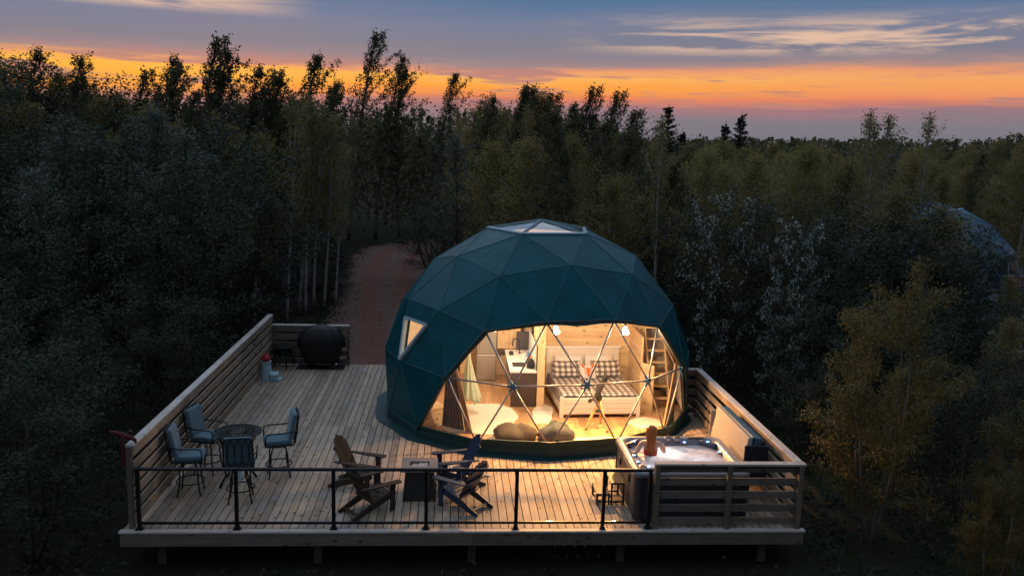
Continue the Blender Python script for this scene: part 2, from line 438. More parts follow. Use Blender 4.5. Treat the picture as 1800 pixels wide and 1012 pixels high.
# ------------------------------------------------------------------ mesh helpers
class MB:
    def __init__(s):
        s.v = []
        s.f = []

    def add(s, vs, fs):
        o = len(s.v)
        s.v.extend([tuple(x) for x in vs])
        s.f.extend([tuple(i + o for i in q) for q in fs])
        return s

    def box(s, c, sz, rot=None):
        hx, hy, hz = sz[0] / 2, sz[1] / 2, sz[2] / 2
        vs = []
        for x, y, z in ((-1, -1, -1), (1, -1, -1), (1, 1, -1), (-1, 1, -1), (-1, -1, 1), (1, -1, 1), (1, 1, 1), (-1, 1, 1)):
            p = Vector((x * hx, y * hy, z * hz))
            if rot is not None:
                p = rot @ p
            vs.append((p.x + c[0], p.y + c[1], p.z + c[2]))
        return s.add(vs, ((0, 3, 2, 1), (4, 5, 6, 7), (0, 1, 5, 4), (1, 2, 6, 5), (2, 3, 7, 6), (3, 0, 4, 7)))

    def beam(s, a, b, wd, ht, up=(0, 0, 1)):
        a, b = Vector(a), Vector(b)
        y = (b - a).normalized()
        x = y.cross(Vector(up)).normalized()
        z = x.cross(y)
        R = Matrix((x, y, z)).transposed()
        return s.box((a + b) / 2, (wd, (b - a).length, ht), R)

    def tube(s, pts, rad, n=8, closed=False):
        pts = [Vector(p) for p in pts]
        k = len(pts)
        rad = [rad] * k if isinstance(rad, (int, float)) else rad
        ts = []
        for i in range(k):
            if closed:
                d_ = pts[(i + 1) % k] - pts[i - 1]
            else:
                d_ = pts[min(i + 1, k - 1)] - pts[max(i - 1, 0)]
            ts.append(d_.normalized())
        u = ts[0].orthogonal().normalized()
        vs = []
        for i in range(k):
            u = (u - ts[i] * u.dot(ts[i]))
            u = u.normalized() if u.length > 1e-6 else ts[i].orthogonal().normalized()
            w_ = ts[i].cross(u)
            for j in range(n):
                a = 2 * PI * j / n
                vs.append(pts[i] + (u * math.cos(a) + w_ * math.sin(a)) * rad[i])
        fs = []
        for i in range(k if closed else k - 1):
            i2 = (i + 1) % k
            for j in range(n):
                fs.append((i * n + j, i * n + (j + 1) % n, i2 * n + (j + 1) % n, i2 * n + j))
        if not closed:
            fs.append(tuple(range(n - 1, -1, -1)))
            fs.append(tuple((k - 1) * n + j for j in range(n)))
        return s.add(vs, fs)

    def loft(s, rings, cap0=True, cap1=True):
        n = len(rings[0])
        vs = [p for r_ in rings for p in r_]
        fs = []
        for i in range(len(rings) - 1):
            for j in range(n):
                fs.append((i * n + j, i * n + (j + 1) % n, (i + 1) * n + (j + 1) % n, (i + 1) * n + j))
        if cap0:
            fs.append(tuple(range(n - 1, -1, -1)))
        if cap1:
            fs.append(tuple((len(rings) - 1) * n + j for j in range(n)))
        return s.add(vs, fs)

    def lathe(s, prof, n=20, c=(0, 0, 0)):
        rings = [[(c[0] + r_ * math.cos(2 * PI * j / n), c[1] + r_ * math.sin(2 * PI * j / n), c[2] + z) for j in range(n)] for r_, z in prof]
        return s.loft(rings)

    def prism(s, poly, ext):
        n = len(poly)
        e = Vector(ext)
        vs = [Vector(p) for p in poly] + [Vector(p) + e for p in poly]
        fs = [tuple(range(n - 1, -1, -1)), tuple(range(n, 2 * n))]
        for j in range(n):
            fs.append((j, (j + 1) % n, n + (j + 1) % n, n + j))
        return s.add(vs, fs)

    def mesh(s, name, mat, smooth=False):
        me = bpy.data.meshes.new(name)
        me.from_pydata(s.v, [], s.f)
        if mat:
            me.materials.append(mat)
        me.validate()
        if smooth:
            me.polygons.foreach_set('use_smooth', [True] * len(me.polygons))
        me.update()
        return me

    def build(s, name, mat, parent=None, loc=(0, 0, 0), rot=(0, 0, 0), smooth=False, bevel=0.0, subsurf=0, fix=True):
        me = s.mesh(name, mat, smooth)
        if fix:
            import bmesh
            bm = bmesh.new()
            bm.from_mesh(me)
            bmesh.ops.recalc_face_normals(bm, faces=bm.faces)
            bm.to_mesh(me)
            bm.free()
        return link(name, me, parent, loc, rot, bevel, subsurf)


def link(name, me, parent=None, loc=(0, 0, 0), rot=(0, 0, 0), bevel=0.0, subsurf=0):
    o = bpy.data.objects.new(name, me)
    COL.objects.link(o)
    o.location = loc
    o.rotation_euler = rot
    if parent:
        o.parent = parent
    if bevel:
        b_ = o.modifiers.new('bevel', 'BEVEL')
        b_.width = bevel
        b_.segments = 2
        b_.limit_method = 'ANGLE'
        b_.angle_limit = math.radians(40)
    if subsurf:
        b_ = o.modifiers.new('sub', 'SUBSURF')
        b_.levels = b_.render_levels = subsurf
    return o


def tag(o, label=None, cat=None, group=None, kind=None):
    if label:
        o['label'] = label
    if cat:
        o['category'] = cat
    if group:
        o['group'] = group
    if kind:
        o['kind'] = kind
    return o


def thing(name, label, cat, loc=(0, 0, 0), rz=0.0, group=None):
    o = bpy.data.objects.new(name, None)
    COL.objects.link(o)
    o.location = loc
    o.rotation_euler = (0, 0, rz)
    o.empty_display_size = 0.1
    return tag(o, label, cat, group)


def dup(root, loc, rz, label, group=None):
    r_ = root.copy()
    COL.objects.link(r_)
    r_.location = loc
    r_.rotation_euler = (0, 0, rz)
    r_['label'] = label
    if group:
        r_['group'] = group
    for ch in list(root.children):
        c_ = ch.copy()
        COL.objects.link(c_)
        c_.parent = r_
        for g in list(ch.children):
            d_ = g.copy()
            COL.objects.link(d_)
            d_.parent = c_
    return r_


def proj(p):
    q = [CAM_R[i][0] * (p[0] - CAM_P[0]) + CAM_R[i][1] * (p[1] - CAM_P[1]) + CAM_R[i][2] * (p[2] - CAM_P[2]) for i in range(3)]
    return 900 + FOC * q[0] / q[2], 506 + FOC * q[1] / q[2]


GZ = -0.75          # ground level; the deck top is z = 0


# ------------------------------------------------------------------ ground + drive
def ground_h(x, y):
    dist = math.hypot(x, y - 20)
    t_ = min(max((dist - 70) / 200, 0), 1)
    return GZ + 0.0 * t_


gb = MB()
xs = [-900, -500, -300, -200, -140, -100, -70, -50, -35, -20, -10, 0, 10, 20, 35, 50, 70, 100, 140, 200, 300, 500, 900]
ys = [-300, -100, -30, 0, 10, 20, 30, 40, 50, 60, 75, 90, 110, 140, 180, 240, 320, 450, 700, 1200, 2000]
gb.add([(x, y, ground_h(x, y)) for y in ys for x in xs],
       [(j * len(xs) + i, j * len(xs) + i + 1, (j + 1) * len(xs) + i + 1, (j + 1) * len(xs) + i) for j in range(len(ys) - 1) for i in range(len(xs) - 1)])
tag(gb.build('ground', M_ground, smooth=True, fix=False), kind='structure')

road = [(-0.6, 24.0, 3.4), (-1.6, 28, 3.2), (-2.1, 32, 2.9), (-2.7, 38, 2.8), (-3.3, 45, 2.9), (-3.6, 52, 3.0), (-3.2, 58, 3.3), (-1.0, 63, 3.2), (4, 66, 3.0), (12, 67.5, 2.8)]


def catmull(ps, n=6):
    out = []
    for i in range(len(ps) - 1):
        p0, p1, p2, p3 = ps[max(i - 1, 0)], ps[i], ps[i + 1], ps[min(i + 2, len(ps) - 1)]
        for k in range(n):
            t_ = k / n
            out.append(tuple(0.5 * (2 * b_ + (c_ - a_) * t_ + (2 * a_ - 5 * b_ + 4 * c_ - d_) * t_ * t_ + (3 * b_ - a_ - 3 * c_ + d_) * t_ ** 3)
                             for a_, b_, c_, d_ in zip(p0, p1, p2, p3)))
    out.append(tuple(ps[-1]))
    return out


rp = catmull(road, 6)
rv, rf, ruv = [], [], []
NA = 9
for i, (x, y, hw) in enumerate(rp):
    a = rp[max(i - 1, 0)]
    b_ = rp[min(i + 1, len(rp) - 1)]
    dx, dy = b_[0] - a[0], b_[1] - a[1]
    L = math.hypot(dx, dy)
    nx, ny = -dy / L, dx / L
    for k in range(NA):
        s_ = k / (NA - 1)
        jit = (rnd.random() - 0.5) * 0.5 if k in (0, NA - 1) else 0
        o_ = (1 - 2 * s_) * hw + jit
        rv.append((x + nx * o_, y + ny * o_, GZ + 0.012 + (0.03 * math.sin(s_ * PI))))
        ruv.append((s_, i / 6.0))
for i in range(len(rp) - 1):
    for k in range(NA - 1):
        rf.append((i * NA + k, (i + 1) * NA + k, (i + 1) * NA + k + 1, i * NA + k + 1))
me = bpy.data.meshes.new('dirt_road')
me.from_pydata(rv, [], rf)
ul = me.uv_layers.new(name='UVMap')
for p in me.polygons:
    for li in p.loop_indices:
        ul.data[li].uv = ruv[me.loops[li].vertex_index]
me.materials.append(M_dirt)
me.update()
tag(link('dirt_road', me), kind='structure')

# ------------------------------------------------------------------ deck
DX0, DX1, DY0, DY1 = -5.54, 6.33, 13.89, 25.17
deck = thing('wooden_deck', 'large weathered plank deck carrying the green dome, raised on short posts', 'deck')
PW, GAP = 0.1310, 0.0150
npl = int(round((DX1 - DX0 - 0.08) / (PW + GAP)))
pitch = (DX1 - DX0 - 0.08) / npl
pm = {}
for key, Lp in (('a', 5.42), ('b', 5.66)):
    pm[key] = MB().box((0, 0, 0), (pitch - GAP, Lp - 0.006, 0.036)).mesh('plank', M_deck)
for i in range(npl):
    x = DX0 + 0.04 + (i + 0.5) * pitch
    for key, yc in (('a', 14.015 + 2.71), ('b', 14.015 + 5.42 + 2.83)):
        o = link('plank', pm[key], deck, (x + (rnd.random() - 0.5) * 0.0016, yc, -0.018 + (rnd.random() - 0.5) * 0.003))
# border and rim boards
MB().box((0, 0, 0), (6.0, 0.118, 0.036)).build('edge_board', M_capx, deck, (DX0 + 3.0, DY0 + 0.061, -0.017), bevel=0.004)
MB().box((0, 0, 0), (DX1 - DX0 - 6.006, 0.118, 0.036)).build('edge_board', M_capx, deck, ((DX0 + 6.006 + DX1) / 2, DY0 + 0.061, -0.017), bevel=0.004)
for x0, x1 in ((DX0 + 0.02, 0.42), (0.425, DX1 - 0.02)):
    MB().box((0, 0, 0), (x1 - x0, 0.04, 0.23)).build('rim_board', M_fx_shade, deck, ((x0 + x1) / 2, DY0 + 0.035, -0.152), bevel=0.004)
for x in (DX0 + 0.04, DX1 - 0.04):
    MB().box((0, 0, 0), (0.04, DY1 - DY0 - 0.12, 0.23)).build('rim_board', M_fy, deck, (x, (DY0 + DY1) / 2, -0.152))
MB().box((0, 0, 0), (DX1 - DX0 - 0.1, 0.04, 0.23)).build('rim_board', M_fx_shade, deck, ((DX0 + DX1) / 2, DY1 - 0.03, -0.155))
jm = MB().box((0, 0, 0), (0.04, DY1 - DY0 - 0.3, 0.18)).mesh('joist', M_fy)
for i in range(13):
    link('joist', jm, deck, (DX0 + 0.4 + i * 0.91, (DY0 + DY1) / 2, -0.13))
bm_ = MB().box((0, 0, 0), (DX1 - DX0 - 0.4, 0.09, 0.18)).mesh('beam', M_fx_shade)
M_post = wood('post_wood', (0.05, 0.04, 0.032), (0.09, 0.07, 0.055), 2, 0.8, 0.4, 0.16, 26)
pmz = MB().box((0, 0, 0), (0.14, 0.14, 0.5)).mesh('deck_post', M_post)
stop_m = MB().box((0, 0, 0), (DX1 - DX0 - 0.4, 0.04, 0.17)).mesh('light_stop', M_fx_shade)  # unseen boards added to stop lamp light that slips through the plank gaps
for y in [14.15 + 0.33 * i for i in range(11)]:
    link('light_stop', stop_m, deck, ((DX0 + DX1) / 2, y, -0.126))
for y in (14.3, 18.0, 21.6, 24.9):
    link('beam', bm_, deck, ((DX0 + DX1) / 2, y, -0.312))
    for x in (-4.95, -2.28, 0.42, 3.1, 5.7):
        link('deck_post', pmz, deck, (x, y, -0.652))


# ------------------------------------------------------------------ fences
def fence(label, a, b, height, zs, posts, inner, mat, capmat, cap_split=3.6, slat_h=0.135, post_h=None):
    """a -> b along X or Y. inner = offset of the slats from the post line, towards the deck."""
    t_ = thing('wooden_fence', label, 'fence', (0, 0, 0), 0, 'slatted wooden fences round the deck')
    along_y = abs(b[1] - a[1]) > abs(b[0] - a[0])
    p0, p1 = (a[1], b[1]) if along_y else (a[0], b[0])
    line = a[0] if along_y else a[1]
    n = max(1, int(round((p1 - p0) / cap_split)))
    L_ = (p1 - p0) / n
    sm = MB().box((0, 0, 0), (0.036, L_ - 0.006, slat_h) if along_y else (L_ - 0.006, 0.036, slat_h)).mesh('slat', mat)
    for z in zs:
        for k in range(n):
            c_ = p0 + (k + 0.5) * L_
            off = inner * 0.064 + (rnd.random() - 0.5) * 0.003
            o_ = link('slat', sm, t_, (line + off, c_, z) if along_y else (c_, line + off, z), bevel=0.003)
            o_.rotation_euler = (0, (rnd.random() - .5) * 0.006, 0) if not along_y else ((rnd.random() - .5) * 0.004, 0, 0)
    cm = MB().box((0, 0, 0), (0.15, L_ - 0.004, 0.036) if along_y else (L_ - 0.004, 0.15, 0.036)).mesh('cap_board', capmat)
    for k in range(n):
        c_ = p0 + (k + 0.5) * L_
        link('cap_board', cm, t_, (line + inner * 0.02, c_, height - 0.018) if along_y else (c_, line + inner * 0.02, height - 0.018), bevel=0.004)
    ph = height - 0.038
    pmm = MB().box((0, 0, 0), (0.088, 0.088, ph)).mesh('post', M_fz_shade)
    for q in posts:
        link('post', pmm, t_, (line, q, ph / 2 + 0.002) if along_y else (q, line, ph / 2 + 0.002), bevel=0.004)
    return t_


ZL = [0.10 + 0.075 + i * 0.236 for i in range(6)]
ZR = [0.12 + i * 0.243 for i in range(5)]
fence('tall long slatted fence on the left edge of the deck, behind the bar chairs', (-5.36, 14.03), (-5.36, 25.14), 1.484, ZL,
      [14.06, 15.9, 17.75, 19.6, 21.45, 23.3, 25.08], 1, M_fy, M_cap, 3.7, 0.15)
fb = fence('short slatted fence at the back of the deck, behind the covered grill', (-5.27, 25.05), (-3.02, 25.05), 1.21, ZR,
           [-5.2, -3.06], -1, M_fx_shade, M_capx, 4.0, 0.16)
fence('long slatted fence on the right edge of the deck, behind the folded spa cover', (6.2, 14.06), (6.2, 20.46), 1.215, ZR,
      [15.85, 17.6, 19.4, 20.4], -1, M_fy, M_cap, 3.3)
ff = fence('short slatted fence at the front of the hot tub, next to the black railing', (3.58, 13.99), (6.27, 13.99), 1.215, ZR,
           [3.63, 4.92, 6.2], 1, M_fx_shade, M_capx, 4.0)
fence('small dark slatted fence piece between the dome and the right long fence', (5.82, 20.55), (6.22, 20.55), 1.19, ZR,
      [5.86], -1, M_fx_shade, M_capx, 4.0)
# socket box on the end post of the back fence
ob = MB().box((0, 0, 0), (0.09, 0.03, 0.16)).build('outlet_box', M_white, fb, (-3.06, 24.99, 0.36), bevel=0.006)
MB().box((0, -0.018, 0.02), (0.045, 0.012, 0.05)).build('outlet_lid', M_plastic, ob)
MB().tube([(0, 0, -0.08), (0, 0, -0.34)], 0.014, 8).build('conduit', M_plastic, ob)

# black metal railing with glass
rail = thing('metal_railing', 'low black metal railing with clear glass panes along the front edge', 'railing', (0, 14.0, 0))
RX = [-5.22, -3.60, -1.97, -0.39, 1.17, 2.70, 3.51]
pm_ = MB().box((0, 0, 0.53), (0.062, 0.062, 1.06)).mesh('post', M_black)
fm_ = MB().box((0, 0, 0.006), (0.13, 0.11, 0.012)).box((0, 0, 0.03), (0.085, 0.085, 0.045)).mesh('base_plate', M_black)
bt_ = MB()
for x in RX:
    po = link('post', pm_, rail, (x, 0, 0.0), bevel=0.005)
    link('base_plate', fm_, po, (0, 0, 0.001))
MB().tube([(RX[0] - 0.04, 0, 1.075), (RX[-1] + 0.04, 0, 1.075)], 0.031, 12).build('top_rail', M_black, rail, smooth=False)
for i in range(6):
    x0, x1 = RX[i] + 0.032, RX[i + 1] - 0.032
    MB().box(((x0 + x1) / 2, 0, 0.115), (x1 - x0, 0.04, 0.042)).build('bottom_rail', M_black, rail, bevel=0.004)
    MB().box(((x0 + x1) / 2, 0, 0.59), (x1 - x0 - 0.03, 0.008, 0.90)).build('glass_pane', M_rail_glass, rail)

# ------------------------------------------------------------------ the dome
DC = Vector((2.187, 21.237, 0.871))
DR, DPSI = 3.887, 0.5055


def geodesic(n):
    a = math.atan(0.5)
    v = [Vector((0, 0, 1))]
    v += [Vector((math.cos(a) * math.cos(k * 2 * PI / 5), math.cos(a) * math.sin(k * 2 * PI / 5), math.sin(a))) for k in range(5)]
    v += [Vector((math.cos(a) * math.cos((k + .5) * 2 * PI / 5), math.cos(a) * math.sin((k + .5) * 2 * PI / 5), -math.sin(a))) for k in range(5)]
    v.append(Vector((0, 0, -1)))
    F = [(i, j, k) for i in range(12) for j in range(i + 1, 12) for k in range(j + 1, 12)
         if all(abs((v[p] - v[q]).length - 1.05146) < .01 for p, q in ((i, j), (j, k), (i, k)))]
    out, tri = [], []

    def idx(p):
        for i_, q in enumerate(out):
            if (p - q).length < 1e-4:
                return i_
        out.append(p)
        return len(out) - 1
    for i, j, k in F:
        g = {}
        for a_ in range(n + 1):
            for b_ in range(n + 1 - a_):
                g[a_, b_] = idx((v[i] * a_ + v[j] * b_ + v[k] * (n - a_ - b_)).normalized())
        for a_ in range(n):
            for b_ in range(n - a_):
                tri.append((g[a_, b_], g[a_ + 1, b_], g[a_, b_ + 1]))
                if a_ + b_ < n - 1:
                    tri.append((g[a_ + 1, b_], g[a_ + 1, b_ + 1], g[a_, b_ + 1]))
    return out, tri


GV, GT = geodesic(3)
rotz = Matrix.Rotation(DPSI, 3, 'Z')
GV = [rotz @ p for p in GV]


def near(px, py):
    """dome vertex that stands where the survey put it (x, y, z rounded)"""
    return px, py


def vid(x, y, z):
    """index of the dome vertex closest to a surveyed point (survey scale about the dome centre)"""
    q = (Vector((x, y, z)) - Vector((2.109, 20.479, 1.0756))) / 3.748
    return min(range(len(GV)), key=lambda i: (GV[i] - q).length)


V = {k: vid(*p) for k, p in {
    'apex': (2.11, 20.48, 4.82), 'h57': (-.11, 17.52, 1.72), 'h69': (1.26, 16.88, 1.72), 'h68': (2.81, 16.86, 1.78), 'h66': (4.23, 17.46, 1.72),
    'h39': (5.27, 18.57, 1.72), 't22': (.69, 17.44, 2.75), 't29': (1.96, 17.27, 3.01), 't28': (3.45, 17.56, 3.01), 't10': (4.56, 18.19, 2.75),
    'b56': (-.69, 18.07, .43), 'b72': (.55, 17.14, .37), 'b67': (2.05, 16.79, .43), 'b65': (3.54, 17.07, .43), 'b75': (4.8, 17.97, .37), 'b38': (5.6, 19.29, .43),
    's24': (-.99, 19.63, 3.01), 's23': (-.26, 18.31, 3.01), 's59': (-1.11, 18.7, 1.78)}.items()}
WIN = [('b56', 'h57', 'b72'), ('h57', 'h69', 'b72'), ('h57', 't22', 'h69'), ('h69', 'b72', 'b67'), ('t22', 't29', 'h69'), ('h69', 't29', 'h68'),
       ('h69', 'h68', 'b67'), ('h68', 'b67', 'b65'), ('t29', 't28', 'h68'), ('t28', 'h68', 'h66'), ('h68', 'h66', 'b65'), ('t28', 't10', 'h66'),
       ('h66', 'b65', 'b75'), ('h66', 't10', 'h39'), ('h66', 'h39', 'b75'), ('h39', 'b75', 'b38')]
WINS = {frozenset(V[q] for q in tr) for tr in WIN}
SIDE = frozenset((V['s24'], V['s23'], V['s59']))


def make_dome(dome, detailed, M_pan):
    kept = [tr for tr in GT if all(GV[i].z > -0.25 for i in tr)]
    edges = {}
    for tr in kept:
        for i in range(3):
            edges.setdefault(frozenset((tr[i], tr[(i + 1) % 3])), []).append(frozenset(tr))
    P = lambda i, k=1.0: GV[i] * DR * k
    for tr in kept:
        fs = frozenset(tr)
        tri = list(tr)
        nrm = (GV[tri[1]] - GV[tri[0]]).cross(GV[tri[2]] - GV[tri[0]])
        if nrm.dot(GV[tri[0]]) < 0:
            tri = tri[::-1]
        if fs in WINS:
            MB().add([P(i, 1.002) for i in tri], [(0, 1, 2)]).build('window_pane', M_clear if detailed else M_far_vinyl, dome, fix=False)
        elif V['apex'] in fs:
            MB().add([P(i, 1.004) for i in tri], [(0, 1, 2)]).build('skylight_pane', M_sky_glass if detailed else M_far_vinyl, dome, fix=False)
        elif fs == SIDE and detailed:
            a, b_, c_ = V['s24'], V['s23'], V['s59']
            w1, w2 = GV[a] * .70 + GV[c_] * .30, GV[b_] * .72 + GV[c_] * .28
            q = [GV[a], GV[b_], w2, w1]
            MB().add([p * DR for p in q] + [p * DR * 1.006 for p in q],
                     [(0, 1, 2, 3), (7, 6, 5, 4), (0, 4, 5, 1), (1, 5, 6, 2), (2, 6, 7, 3), (3, 7, 4, 0)]).build('cover_panel', M_pan, dome)
            wn = MB()
            cen = (w1 + w2 + GV[c_]) / 3
            ring = [cen + (p - cen) * 0.95 for p in (w1, w2, GV[c_])]
            for i in range(3):
                wn.beam(ring[i] * DR * 1.012, ring[(i + 1) % 3] * DR * 1.012, 0.07, 0.09, cen)
            so_ = wn.build('side_window', M_frame_lb, dome)
            MB().add([p * DR * 1.008 for p in ring], [(0, 1, 2)]).build('pane', M_clear, so_, fix=False)
        else:
            vs = [P(i) for i in tri] + [P(i, 1.006) for i in tri]
            MB().add(vs, [(2, 1, 0), (3, 4, 5), (0, 1, 4, 3), (1, 2, 5, 4), (2, 0, 3, 5)]).build('cover_panel', M_pan, dome, fix=False)
    # welded seams
    sb = MB()
    for e, trs in edges.items():
        if all((q in WINS or V['apex'] in q) for q in trs):
            continue
        a, b_ = tuple(e)
        k = 1.0065
        sb.tube([P(a, k), P(b_, k)], 0.009, 6)
    tag(sb.build('seam', M_seam if detailed else M_pan, dome), kind='stuff')
    # struts + hubs of the window
    for e, trs in edges.items():
        if any(q in WINS for q in trs):
            a, b_ = tuple(e)
            MB().tube([P(a, 0.988), P(b_, 0.988)], 0.021, 8).build('strut', M_silver, dome, smooth=True)
    for k in ('h57', 'h69', 'h68', 'h66', 'h39'):
        n_ = GV[V[k]]
        hb = MB()
        c0 = n_ * DR * 0.988
        hb.tube([c0 - n_ * 0.035, c0 + n_ * 0.035], 0.062, 12)
        for e in edges:
            if V[k] in e:
                o_ = [i for i in e if i != V[k]][0]
                dr = (GV[o_] * DR * .988 - c0).normalized()
                hb.tube([c0 + dr * 0.04, c0 + dr * 0.13], 0.03, 8)
        hb.build('hub', M_hub, dome)
    # skylight frame
    ring = [e for e, trs in edges.items() if any(V['apex'] in q for q in trs)]
    for e in ring:
        a, b_ = tuple(e)
        lo = V['apex'] not in e
        mm = MB()
        mid = (GV[a] + GV[b_]) / 2
        mm.beam(P(a, 1.008), P(b_, 1.008), 0.075 if lo else 0.055, 0.04, mid)
        mm.build('skylight_bar', M_frame_lb if lo else M_hub, dome)
    # rim ring, skirt, and flap on the deck
    low = sorted({i for tr in kept for i in tr if GV[i].z < -0.1}, key=lambda i: math.atan2(GV[i].y, GV[i].x))
    sk, fl = MB(), MB()
    base = -DC.z + 0.012
    n = len(low)
    up, mid_, dn = [], [], []
    inw = {V[k] for k in ('b56', 'b72', 'b67', 'b65', 'b75', 'b38')}
    for i in low:
        p = GV[i] * DR
        hor = Vector((p.x, p.y, 0)).normalized()
        mid_.append(p * 1.012)
        dn.append(Vector((p.x, p.y, base)) + hor * 0.06)
    sk.loft([[tuple(p * 0.985) for p in mid_], [tuple(p) for p in mid_], [tuple(p) for p in dn], [tuple(p - Vector((p.x, p.y, 0)).normalized() * .05) for p in dn]], False, False)
    sk.build('skirt', M_skirt, dome)
    # strip of cover standing over the foot of the window
    lo_keys = ['b56', 'b72', 'b67', 'b65', 'b75', 'b38']
    ct = Vector((0.55, -3.2, 1.3))
    vs, fs_ = [], []
    sub = []
    for i in range(len(lo_keys) - 1):
        for s_ in range(6):
            sub.append(GV[V[lo_keys[i]]].lerp(GV[V[lo_keys[i + 1]]], s_ / 6))
    sub.append(GV[V['b38']])
    for j, p in enumerate(sub):
        q = p * DR
        u_ = j / (len(sub) - 1)
        hgt = 0.09 + 0.10 * min(1, j / 7) + 0.006 * math.sin(j * 1.9)
        inn = (Vector((0, 0, 1)) + Vector((q.x, q.y, 0)).normalized() * 0.27).normalized()
        vs += [q * 1.012, q * 1.010 + inn * hgt, q * 1.002 + inn * hgt, q * 1.001]
    for j in range(len(sub) - 1):
        for k in range(4):
            fs_.append((j * 4 + k, (j + 1) * 4 + k, (j + 1) * 4 + (k + 1) % 4, j * 4 + (k + 1) % 4))
    MB().add(vs, fs_).build('window_foot_strip', M_skirt, dome)
    # hem lying on the deck
    vs, fs_ = [], []
    N_ = n * 6
    for j in range(N_):
        i0, s_ = j // 6, (j % 6) / 6
        p = dn[i0].lerp(dn[(i0 + 1) % n], s_)
        hor = Vector((p.x, p.y, 0)).normalized()
        wd = 0.085 + 0.012 * math.sin(j * 1.3) + 0.20 * max(0, math.cos(math.atan2(hor.y, hor.x) - math.radians(200)))
        vs += [p + Vector((0, 0, 0.012)), p + hor * wd + Vector((0, 0, 0.004 + 0.008 * math.sin(j * 2.1) ** 2)), p + hor * wd + Vector((0, 0, -0.008))]
    for j in range(N_):
        j2 = (j + 1) % N_
        fs_ += [(j * 3, j * 3 + 1, j2 * 3 + 1, j2 * 3), (j * 3 + 1, j * 3 + 2, j2 * 3 + 2, j2 * 3 + 1)]
    MB().add(vs, fs_).build('hem', M_skirt, dome)
    # rolled cover edge above and beside the window
    keys = ['b56', 'h57', 't22', 't29', 't28', 't10', 'h39', 'b38']
    pts, rad = [], []
    for i in range(len(keys) - 1):
        for s_ in range(5):
            p = GV[V[keys[i]]].lerp(GV[V[keys[i + 1]]], s_ / 5) * DR
            sag = 0.02 + 0.006 * math.sin(i * 5 + s_ * 2.2)
            pts.append(p * 1.012 + Vector((0, 0, -sag)))
            rad.append(0.034 + (0.018 if i == 1 else 0) + 0.008 * math.sin(s_ * 3 + i))
    MB().tube(pts, rad, 8).build('rolled_edge', M_skirt, dome, smooth=True)
    vs, fs_ = [], []
    up_pts = [p for p in pts[5:31]]
    for j, p in enumerate(up_pts):
        toc = (ct - p)
        toc -= p.normalized() * toc.dot(p.normalized())
        toc.normalize()
        hgt = 0.10 + 0.008 * math.sin(j * 1.7)
        vs += [p, p + toc * hgt, p * 0.997 + toc * hgt, p * .997]
    for j in range(len(up_pts) - 1):
        for k in range(4):
            fs_.append((j * 4 + k, (j + 1) * 4 + k, (j + 1) * 4 + (k + 1) % 4, j * 4 + (k + 1) % 4))
    MB().add(vs, fs_).build('awning_flap', M_skirt, dome)
    # pale lining inside
    ln_ = MB()
    for tr in kept:
        fs = frozenset(tr)
        if fs in WINS or V['apex'] in fs or (fs == SIDE):
            continue
        ln_.add([P(i, 0.975) for i in tr], [(0, 1, 2)])
    ln_.build('lining', M_lining if detailed else M_pan, dome, fix=False)


dome = thing('dome_tent', 'big dark green faceted dome tent with a lit clear window in front', 'dome tent', tuple(DC), 0, 'geodesic dome tents')
make_dome(dome, True, M_cover)
# floor boards of the dome
FLZ = -DC.z + 0.02
nb = 37
for i in range(nb):
    x = -3.72 + (i + 0.5) * 7.44 / nb
    h_ = math.sqrt(max(3.74 ** 2 - (abs(x) + 0.1) ** 2, 0.01))
    if h_ < 0.3:
        continue
    MB().box((0, 0, 0), (7.44 / nb - 0.003, 2 * h_, 0.03)).build('floor_board', M_floor, dome, (x, 0, FLZ + (rnd.random() - .5) * 0.002))


# ------------------------------------------------------------------ inside the dome
def plank_wall(label, a, b, z0, z1, thick, mat, ph=0.138, cat='wall'):
    a, b = Vector(a), Vector(b)
    t_ = thing('plank_wall', label, cat, (a.x, a.y, 0), math.atan2(b.y - a.y, b.x - a.x))
    L_ = (b - a).length
    nn = max(1, int(round((z1 - z0) / ph)))
    me_ = MB().box((0, 0, 0), (L_, thick, (z1 - z0) / nn - 0.006)).mesh('plank', mat)
    for k in range(nn):
        link('plank', me_, t_, (L_ / 2, 0, z0 + (k + .5) * (z1 - z0) / nn), bevel=0.004)
    MB().box((L_ / 2, 0, (z0 + z1) / 2), (L_ - 0.004, thick * 0.4, z1 - z0 - 0.01)).build('core', mat, t_)
    return t_


plank_wall('pine board wall behind the headboard of the bed', (2.34, 22.42), (5.25, 22.42), 0.04, 2.62, 0.05, M_pine_x)
dv = thing('partition_wall', 'narrow pine partition wall standing between kitchen counter and bed', 'wall', (2.27, 21.65, 0.036))
for k in range(17):
    MB().box((0, 0.01, 0.07 + k * 0.138), (0.14, 1.44, 0.132)).build('plank', M_pine_y, dv, bevel=0.004)
MB().box((0, -0.745, 1.17), (0.19, 0.05, 2.34)).build('end_board', M_pine_z, dv, bevel=0.004)
plank_wall('pine board wall at the back of the kitchen', (0.25, 24.0), (2.3, 24.0), 0.04, 2.3, 0.05, M_pine_x)
plank_wall('low pine side cladding between the bed and the loft ladder', (4.84, 22.38), (4.84, 20.9), 0.04, 1.9, 0.05, M_pine_x)
plank_wall('pine boards at the foot of the loft ladder', (4.84, 20.86), (5.08, 20.52), 0.04, 1.25, 0.04, M_pine_x)
loft = thing('loft_floor', 'pine loft platform over the head of the bed', 'loft', (3.0, 23.0, 2.66))
for k in range(9):
    MB().box((0, -0.58 + k * 0.145, 0), (3.2, 0.14, 0.05)).build('plank', M_pine_x, loft)
MB().box((0, -0.68, -0.02), (3.3, 0.05, 0.16)).build('edge_beam', M_pine_x, loft)

